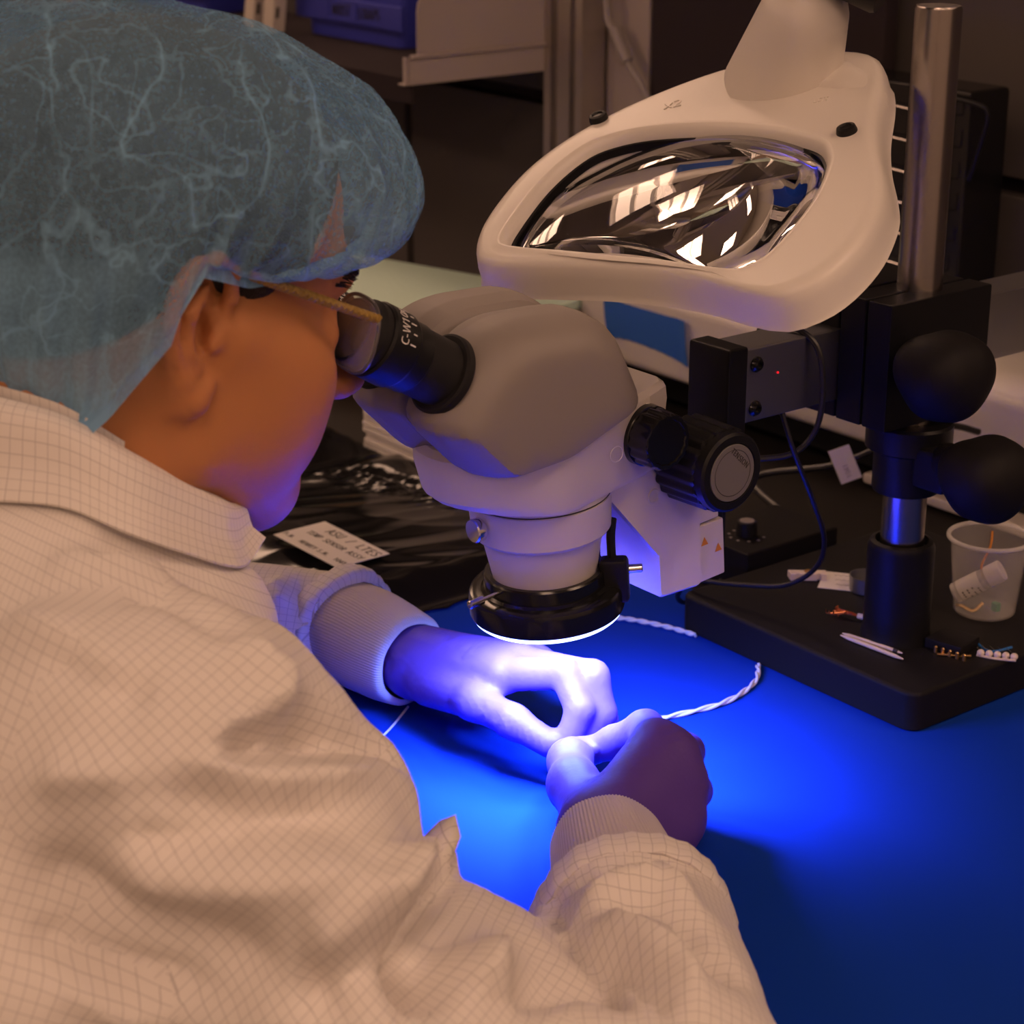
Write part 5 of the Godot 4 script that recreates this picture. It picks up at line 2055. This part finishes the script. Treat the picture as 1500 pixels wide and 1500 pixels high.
func glasses() -> void:
	var e := V(0, 0, 0)
	var t := thing("eyeglasses", hp(0, 0.02, 0.10), "eyeglasses with a mustard braided temple worn behind the eyepieces", "glasses")
	var o := t.position
	for s in [-1, 1]:
		var g := Geo.new()
		# braided temple: strands wound round a core, from the ear to the hinge
		var a := hp(s * 0.0775, 0.030, 0.012)
		var b := hp(s * 0.0665, 0.019, 0.094)
		var core := PackedVector3Array()
		for k in 9:
			core.append(a.lerp(b, k / 8.0) - o)
		g.tube(core, 0.0020, 8)
		var d := (b - a).normalized()
		var x := d.cross(Vector3.UP).normalized()
		var y := x.cross(d)
		for st in 4:
			var pth := PackedVector3Array()
			for k in 97:
				var u := k / 96.0
				var an := u * 70.0 * (1 if st % 2 == 0 else -1) + st * PI / 2
				pth.append(a.lerp(b, u) - o + (x * cos(an) + y * sin(an)) * 0.0019)
			g.tube(pth, 0.0009, 5)
		part("temple", g, M.mustard if M.has("mustard") else mustard(), t)
		# lens and its thin clear rim
		var c := hp(s * 0.034, 0.006, 0.1065)
		var ring := PackedVector3Array()
		var lens := []
		var oval := PackedVector3Array()
		for k in 40:
			var an := TAU * k / 40
			var px := pow(absf(cos(an)), 0.75) * signf(cos(an)) * 0.027
			var py := pow(absf(sin(an)), 0.75) * signf(sin(an)) * 0.0195
			oval.append(c + head_basis * (V(px, py, absf(px + s * 0.034) * 0.12) * HS) - o)
		var back := PackedVector3Array()
		for p in oval:
			back.append(p + head_basis * V(0, 0, 0.0016))
		g = Geo.new()
		g.loft([oval, back])
		part("lens", g, M.clear, t)
		g = Geo.new()
		var loop := oval.duplicate()
		loop.append(oval[0])
		g.tube(loop, 0.0011, 7, false)
		part("rim", g, M.rim, t)
	var g2 := Geo.new()
	g2.tube(curve([hp(-0.008, 0.012, 0.109) - o, hp(0, 0.016, 0.112) - o, hp(0.008, 0.012, 0.109) - o], 6), 0.0013, 7)
	part("bridge", g2, M.rim, t)


func mustard() -> StandardMaterial3D:
	M.mustard = mat(Color(0.30, 0.185, 0.035), 0.6)
	M.rim = mat(Color(0.10, 0.09, 0.09), 0.3)
	return M.mustard


func small_things() -> void:
	var T := 0.7504
	var B := 0.7802   # top of the stand's base
	var g := Geo.new()
	# clear plastic cup with a vial and scraps in it
	var t := thing("plastic_cup", V(0.0255, B, -0.408), "small clear plastic cup with rolled rim holding a vial", "cup")
	g = Geo.new()
	g.lathe([Vector2(0.0, 0.0), Vector2(0.0215, 0.0), Vector2(0.0232, 0.0016), Vector2(0.0292, 0.060), Vector2(0.0284, 0.060), Vector2(0.0222, 0.0024), Vector2(0.0208, 0.0012), Vector2(0.0, 0.0012)], 56)
	part("wall", g, M.cup, t, 30)
	g = Geo.new()
	var prof := []
	for k in 12:
		prof.append(Vector2(0.0306, 0.0605) + 0.0017 * Vector2.from_angle(TAU * k / 12.0))
	g.lathe(prof, 56, Transform3D(), 0, 0, true)
	part("rim", g, M.cup_rim, t, 60)
	t = thing("vial", V(0.022, B + 0.0150, -0.400), "small labelled clear vial with a cap leaning inside the cup", "vial")
	var ax := V(0.62, 0.52, -0.45).normalized()
	var f := frame(ax, V(-0.013, -0.002, 0.008))
	g = Geo.new()
	g.lathe([Vector2(0.0, 0.0), Vector2(0.0072, 0.0), Vector2(0.0078, 0.001), Vector2(0.0078, 0.026), Vector2(0.0058, 0.029), Vector2(0.0, 0.029)], 28, f)
	part("body", g, M.cup_rim, t, 30)
	g = Geo.new()
	g.lathe([Vector2(0.0, 0.0285), Vector2(0.0080, 0.0285), Vector2(0.0082, 0.030), Vector2(0.0082, 0.040), Vector2(0.0076, 0.041), Vector2(0.0, 0.041)], 28, f)
	part("cap", g, M.cream, t, 30)
	g = Geo.new()
	g.lathe([Vector2(0.0079, 0.005), Vector2(0.0081, 0.0052), Vector2(0.0081, 0.0228), Vector2(0.0079, 0.023)], 28, f, 0, 0, true)
	var lab := part("label", g, M.paper, t, 30)
	g = Geo.new()
	for k in 9:
		for j in 4:
			var a := 0.9 + 0.28 * k
			if (k * 7 + j * 3) % 5 == 0:
				continue
			g.box(V(0.0014, 0.0012, 0.0002), f * V(0.0082 * cos(a), 0.008 + 0.004 * j, 0.0082 * sin(a)), 0.0, f.basis * Basis(Vector3.UP, -a - PI / 2))
	part("print", g, M.print_dark, lab)
	g = Geo.new()
	g.tube(curve([V(0.012, B + 0.004, -0.392), V(0.020, B + 0.0075, -0.388), V(0.028, B + 0.005, -0.392), V(0.030, B + 0.010, -0.400)], 6), 0.0013, 7)
	tag(part("brass_hook", g, M.brass, self), "bent brass hook at the bottom of the cup", "hook")
	g = Geo.new()
	g.box(V(0.006, 0.007, 0.005), V(0.0395, B + 0.0090, -0.404), 0.001)
	tag(part("green_plug", g, M.green_cap, self), "tiny green plug inside the cup", "plug")
	g = Geo.new()
	g.tube(curve([V(0.010, B + 0.055, -0.430), V(0.014, B + 0.045, -0.424), V(0.012, B + 0.03, -0.418), V(0.020, B + 0.022, -0.412)], 6), 0.0008, 6)
	tag(part("orange_strip", g, M.orange, self), "thin orange wire curled inside the cup", "wire")
	# paper slips
	for q in [[V(-0.0815, B, -0.366), 0.034, 0.036, 0.62, "handwritten white paper slip on the black base beside the connector"], [V(-0.062, B + 0.0006, -0.395), 0.040, 0.040, 0.95, "second paper slip tucked behind the steel post's foot"]]:
		t = thing("paper_slip", q[0], q[4], "paper")
		t.rotation.y = q[3]
		g = Geo.new()
		g.box(V(q[1], 0.0004, q[2]), V(0, 0.0004, 0), 0.0001)
		part("sheet", g, M.paper, t)
		g = Geo.new()
		for k in 3:
			var pts := []
			for i in 9:
				pts.append(V(-0.008 + 0.0016 * i + 0.002 * k, 0.0007, -0.012 + 0.010 * k + 0.0011 * sin(i * 2.3 + k)))
			g.tube(curve(pts, 3), 0.00012, 4)
		part("writing", g, M.print_dark, t)
	# pale connector block
	t = thing("connector", V(-0.1035, B, -0.3490), "small pale notched connector block on the black base", "connector")
	t.rotation.y = 0.88
	g = Geo.new()
	g.prism(PackedVector2Array([Vector2(-0.0150, -0.005), Vector2(0.0150, -0.005), Vector2(0.0150, 0.0045), Vector2(0.0105, 0.0045), Vector2(0.0105, 0.0022), Vector2(0.0075, 0.0022), Vector2(0.0075, 0.0045), Vector2(-0.0065, 0.0045), Vector2(-0.0065, 0.0022), Vector2(-0.0095, 0.0022), Vector2(-0.0095, 0.0045), Vector2(-0.0135, 0.0045)]), 0.0, 0.0058, 0.0004, 0.0006)
	part("block", g, M.bead, t)
	g = Geo.new()
	g.lathe([Vector2(0.0016, 0.0056), Vector2(0.0016, 0.0066), Vector2(0.0034, 0.0066), Vector2(0.0034, 0.0056)], 16, Transform3D(Basis(), V(0.001, 0, -0.001)), 0, 0, true)
	part("contact", g, M.brass, t)
	# small dark tin
	t = thing("small_tin", V(-0.058, B, -0.368), "small dark metal dish half hidden behind the post's foot", "dish")
	g = Geo.new()
	g.lathe([Vector2(0.0, 0.0), Vector2(0.0125, 0.0), Vector2(0.0132, 0.001), Vector2(0.0138, 0.013), Vector2(0.0130, 0.013), Vector2(0.0124, 0.0015), Vector2(0.0, 0.0012)], 32)
	part("dish", g, M.alu_bar, t, 30)
	# frayed copper wire end
	t = thing("copper_wire_end", V(-0.026, B, -0.316), "frayed copper wire end by the foot of the post", "wire")
	var rng := RandomNumberGenerator.new()
	rng.seed = 8
	g = Geo.new()
	for k in 16:
		var e := V(-0.012 + rng.randf_range(-0.004, 0.004), 0.001 + rng.randf() * 0.005, 0.004 + rng.randf_range(-0.005, 0.005))
		g.tube(curve([V(0.006, 0.003, -0.004), V(-0.002, 0.0035 + rng.randf() * 0.002, rng.randf_range(-0.002, 0.002)), e, e + V(rng.randf_range(-0.002, 0.002), rng.randf_range(-0.0005, 0.003), 0.001)], 4), 0.0004, 5)
	part("strands", g, M.copper, t)
	g = Geo.new()
	g.tube(PackedVector3Array([V(0.004, 0.003, -0.0035), V(0.012, 0.0028, -0.007)]), 0.0022, 8)
	part("sleeve", g, M.bead, t)
	# two pale picks
	var names := ["pale wooden pick, the rear one with a dark tip", "pale wooden pick, the front and longer one of the pair"]
	for k in 2:
		t = thing("wooden_pick", V(-0.0085 + 0.0015 * k, B, -0.2885 + 0.0035 * k), names[k], "pick", "wooden picks on the black base")
		g = Geo.new()
		var e := V(0.058 - 0.006 * (1 - k), 0.0016, -0.0075 + 0.004 * k)
		g.tube(PackedVector3Array([V(0, 0.0016, 0), e * 0.12 + V(0, 0.0014, 0), e * 0.5 + V(0, 0.0008, 0), e * 0.88 + V(0, 0.0002, 0), e]), 0.0015, 10, true, PackedFloat32Array([0.0004, 0.0015, 0.0016, 0.0015, 0.0005]))
		part("shaft", g, M.wood_pale, t, 60)
		if k == 0:
			g = Geo.new()
			g.tube(PackedVector3Array([e * 0.86 + V(0, 0.0003, 0), e * 0.93 + V(0, 0.0001, 0)]), 0.0017, 10)
			part("tip", g, M.print_dark, t)
	# black component block, blue lead, gold pins, white beads, yellow strips near the base's right corner
	t = thing("component_block", V(0.0555, B, -0.336), "black square electronic component on the base below the cup", "component")
	t.rotation.y = 0.2
	g = Geo.new()
	g.box(V(0.030, 0.008, 0.028), V(0, 0.004, 0), 0.0012)
	part("package", g, M.black_matt, t)
	for k in 5:
		g = Geo.new()
		g.lathe([Vector2(0.0, 0.0), Vector2(0.0013, 0.0), Vector2(0.0013, 0.0045), Vector2(0.0006, 0.0052), Vector2(0.0, 0.0052)], 10, Transform3D(Basis(), V(-0.004 + 0.0058 * k, 0.0, 0.0165)))
		part("pin", g, M.brass, t)
	g = Geo.new()
	g.tube(curve([V(0.066, B + 0.002, -0.352), V(0.078, B + 0.0016, -0.348), V(0.083, B + 0.0016, -0.352), V(0.086, B + 0.002, -0.366)], 5), 0.0010, 7)
	tag(part("blue_lead", g, M.blue_wire, self), "short blue wire bent on the base by the black component", "wire")
	t = thing("bead_strip", V(0.0895, B, -0.3415), "row of small white beads with fine leads on the base", "component")
	for k in 5:
		g = Geo.new()
		g.ball(V(-0.010 + 0.0048 * k, 0.0026, 0.002 - 0.0034 * k), V(0.0027, 0.0026, 0.0030), 12, 8)
		part("bead", g, M.bead, t)
		g = Geo.new()
		g.tube(PackedVector3Array([V(-0.010 + 0.0048 * k, 0.003, 0.001 - 0.0034 * k), V(-0.022 + 0.0048 * k, 0.0035, -0.004 - 0.0034 * k)]), 0.0003, 5)
		part("lead", g, M.chrome, t)
	g = Geo.new()
	g.tube(curve([V(-0.012, 0.0008, 0.004), V(0.0, 0.0008, -0.001), V(0.012, 0.0008, -0.0105)], 4), 0.0010, 6)
	part("backing", g, M.wood_pale, t)
	for k in 2:
		g = Geo.new()
		g.box(V(0.018, 0.0014, 0.0024), V(0.066 + 0.004 * k, B + 0.0012, -0.3215 - 0.005 * k), 0.0004, Basis(Vector3.UP, 0.72))
		tag(part("yellow_strip", g, M.brass, self), ["yellow metal strip lying in front on the base corner", "yellow metal strip lying behind the other near the beads"][k], "strip")
	g = Geo.new()
	g.box(V(0.010, 0.002, 0.004), V(0.030, B + 0.0014, -0.332), 0.0005, Basis(Vector3.UP, 0.5))
	tag(part("pale_chip", g, M.bead, self), "tiny pale chip beside the post's foot", "chip")
	# ring light's dimmer box, black, behind the base
	t = thing("dimmer_box", V(-0.192, T, -0.386), "small black dimmer box with a round knob beside the base", "box")
	g = Geo.new()
	g.box(V(0.074, 0.038, 0.105), V(0, 0.019, 0), 0.002)
	part("case", g, M.black_matt, t)
	g = Geo.new()
	g.lathe([Vector2(0.0, 0.038), Vector2(0.0085, 0.038), Vector2(0.0090, 0.039), Vector2(0.0082, 0.050), Vector2(0.0074, 0.051), Vector2(0.0, 0.051)], 28, Transform3D(Basis(), V(0.004, 0, 0.022)))
	var kn := part("knob", g, M.black, t, 30)
	g = Geo.new()
	g.lathe([Vector2(0.0, 0.0508), Vector2(0.0062, 0.0508), Vector2(0.0060, 0.0514), Vector2(0.0, 0.0515)], 24, Transform3D(Basis(), V(0.004, 0, 0.022)))
	part("knob_cap", g, M.cable_grey, kn)
	g = Geo.new()
	for k in 8:
		var a := -0.6 + 0.62 * k
		g.box(V(0.0022, 0.0003, 0.0022), V(0.004 + 0.0145 * cos(a), 0.0381, 0.022 + 0.0145 * sin(a)), 0.0)
	part("dial_mark", g, M.cable_grey, t)
	# cables
	g = Geo.new()
	g.tube(curve([V(-0.055, 1.012, -0.235), V(-0.020, 1.022, -0.232), V(0.000, 1.012, -0.236), V(0.006, 0.985, -0.238), V(0.004, 0.955, -0.236), V(-0.006, 0.936, -0.225), V(-0.022, 0.932, -0.200), V(-0.028, 0.932, -0.172), V(-0.028, 0.930, -0.155)], 8), 0.0022, 8)
	tag(part("looped_cable", g, M.cable, self), "thin black cable looped over the aluminium boom", "cable")
	g = Geo.new()
	g.tube(curve([V(-0.012, 0.972, -0.215), V(-0.004, 0.940, -0.222), V(0.000, 0.900, -0.240), V(-0.010, 0.862, -0.265), V(-0.030, 0.830, -0.280), V(-0.060, 0.806, -0.280), V(-0.100, 0.796, -0.270), V(-0.135, 0.790, -0.262), V(-0.150, 0.783, -0.262), V(-0.166, 0.765, -0.268), V(-0.170, 0.755, -0.285), V(-0.175, 0.762, -0.325)], 7), 0.0019, 8)
	tag(part("hanging_cable", g, M.cable, self), "thin dark cable hanging from the boom down to the black base", "cable")
	g = Geo.new()
	g.tube(curve([V(-0.16, 0.775, -0.43), V(-0.28, 0.790, -0.46), V(-0.215, 0.815, -0.495), V(-0.18, 0.838, -0.525), V(-0.16, 0.85, -0.57), V(-0.15, 0.84, -0.605)], 7), 0.0030, 8)
	tag(part("tagged_cable", g, M.cable, self), "black cable carrying a folded white tag", "cable")
	t = thing("cable_tag", V(-0.205, 0.822, -0.500), "folded white paper tag on the black cable", "tag")
	g = Geo.new()
	var tb := Basis(V(0, 1, 0), 0.75) * Basis(V(0, 0, 1), 0.42)
	g.box(V(0.019, 0.032, 0.0008), V(0, -0.004, 0.003), 0.0003, tb)
	part("flag", g, M.paper, t)
	g = Geo.new()
	g.text("1041", 0.006, 0.0002, Transform3D(tb * Basis(V(0, 0, 1), PI / 2), tb * V(0.0, -0.006, 0.0006) + V(0, -0.004, 0.003)), "Droid Sans")
	part("lettering", g, M.cable_grey, t)
	# twisted white lead wire on the mat
	var loop := curve([V(0.006, 0.783, -0.009), V(-0.006, 0.778, -0.030), V(-0.020, 0.765, -0.056), V(-0.036, 0.7535, -0.078), V(-0.028, 0.7525, -0.128), V(-0.020, 0.7525, -0.180), V(-0.0315, 0.7525, -0.222), V(-0.052, 0.7525, -0.246)], 16)
	t = thing("white_wire", V(0, 0, 0), "twisted white wire curling over the blue mat to the stand", "wire")
	for s in 2:
		g = Geo.new()
		g.tube(twist(loop, 0.0010, 55.0, s * PI), 0.00115, 7)
		part("strand", g, M.wire_white, t)
	var second := curve([V(-0.235, 0.7525, -0.185), V(-0.200, 0.7525, -0.208), V(-0.180, 0.7525, -0.226), V(-0.150, 0.7525, -0.240), V(-0.122, 0.7525, -0.2475)], 12)
	for s in 2:
		g = Geo.new()
		g.tube(twist(second, 0.0010, 40.0, s * PI), 0.00115, 7)
		part("strand", g, M.wire_white, t)
	g = Geo.new()
	g.tube(curve([V(-0.155, 0.7520, 0.002), V(-0.148, 0.7518, 0.012), V(-0.136, 0.7518, 0.029), V(-0.12, 0.7518, 0.055)], 6), 0.0009, 6)
	tag(part("thin_wire", g, M.wire_white, self), "thin white wire on the mat under the left cuff", "wire")
	g = Geo.new()
	g.ball(V(0.0125, 0.7845, -0.006), V(0.0042, 0.0030, 0.0030), 12, 8)
	tag(part("sensor_bead", g, M.wire_white, self), "tiny white sensor bead pinched between the gloved fingertips", "sensor")


func twist(path: PackedVector3Array, r: float, turns: float, phase: float) -> PackedVector3Array:
	var out := PackedVector3Array()
	for i in path.size():
		var d := (path[mini(i + 1, path.size() - 1)] - path[maxi(i - 1, 0)]).normalized()
		var x := d.cross(Vector3.UP).normalized()
		var y := x.cross(d)
		var a := phase + turns * i / path.size()
		out.append(path[i] + (x * cos(a) + y * sin(a)) * r)
	return out
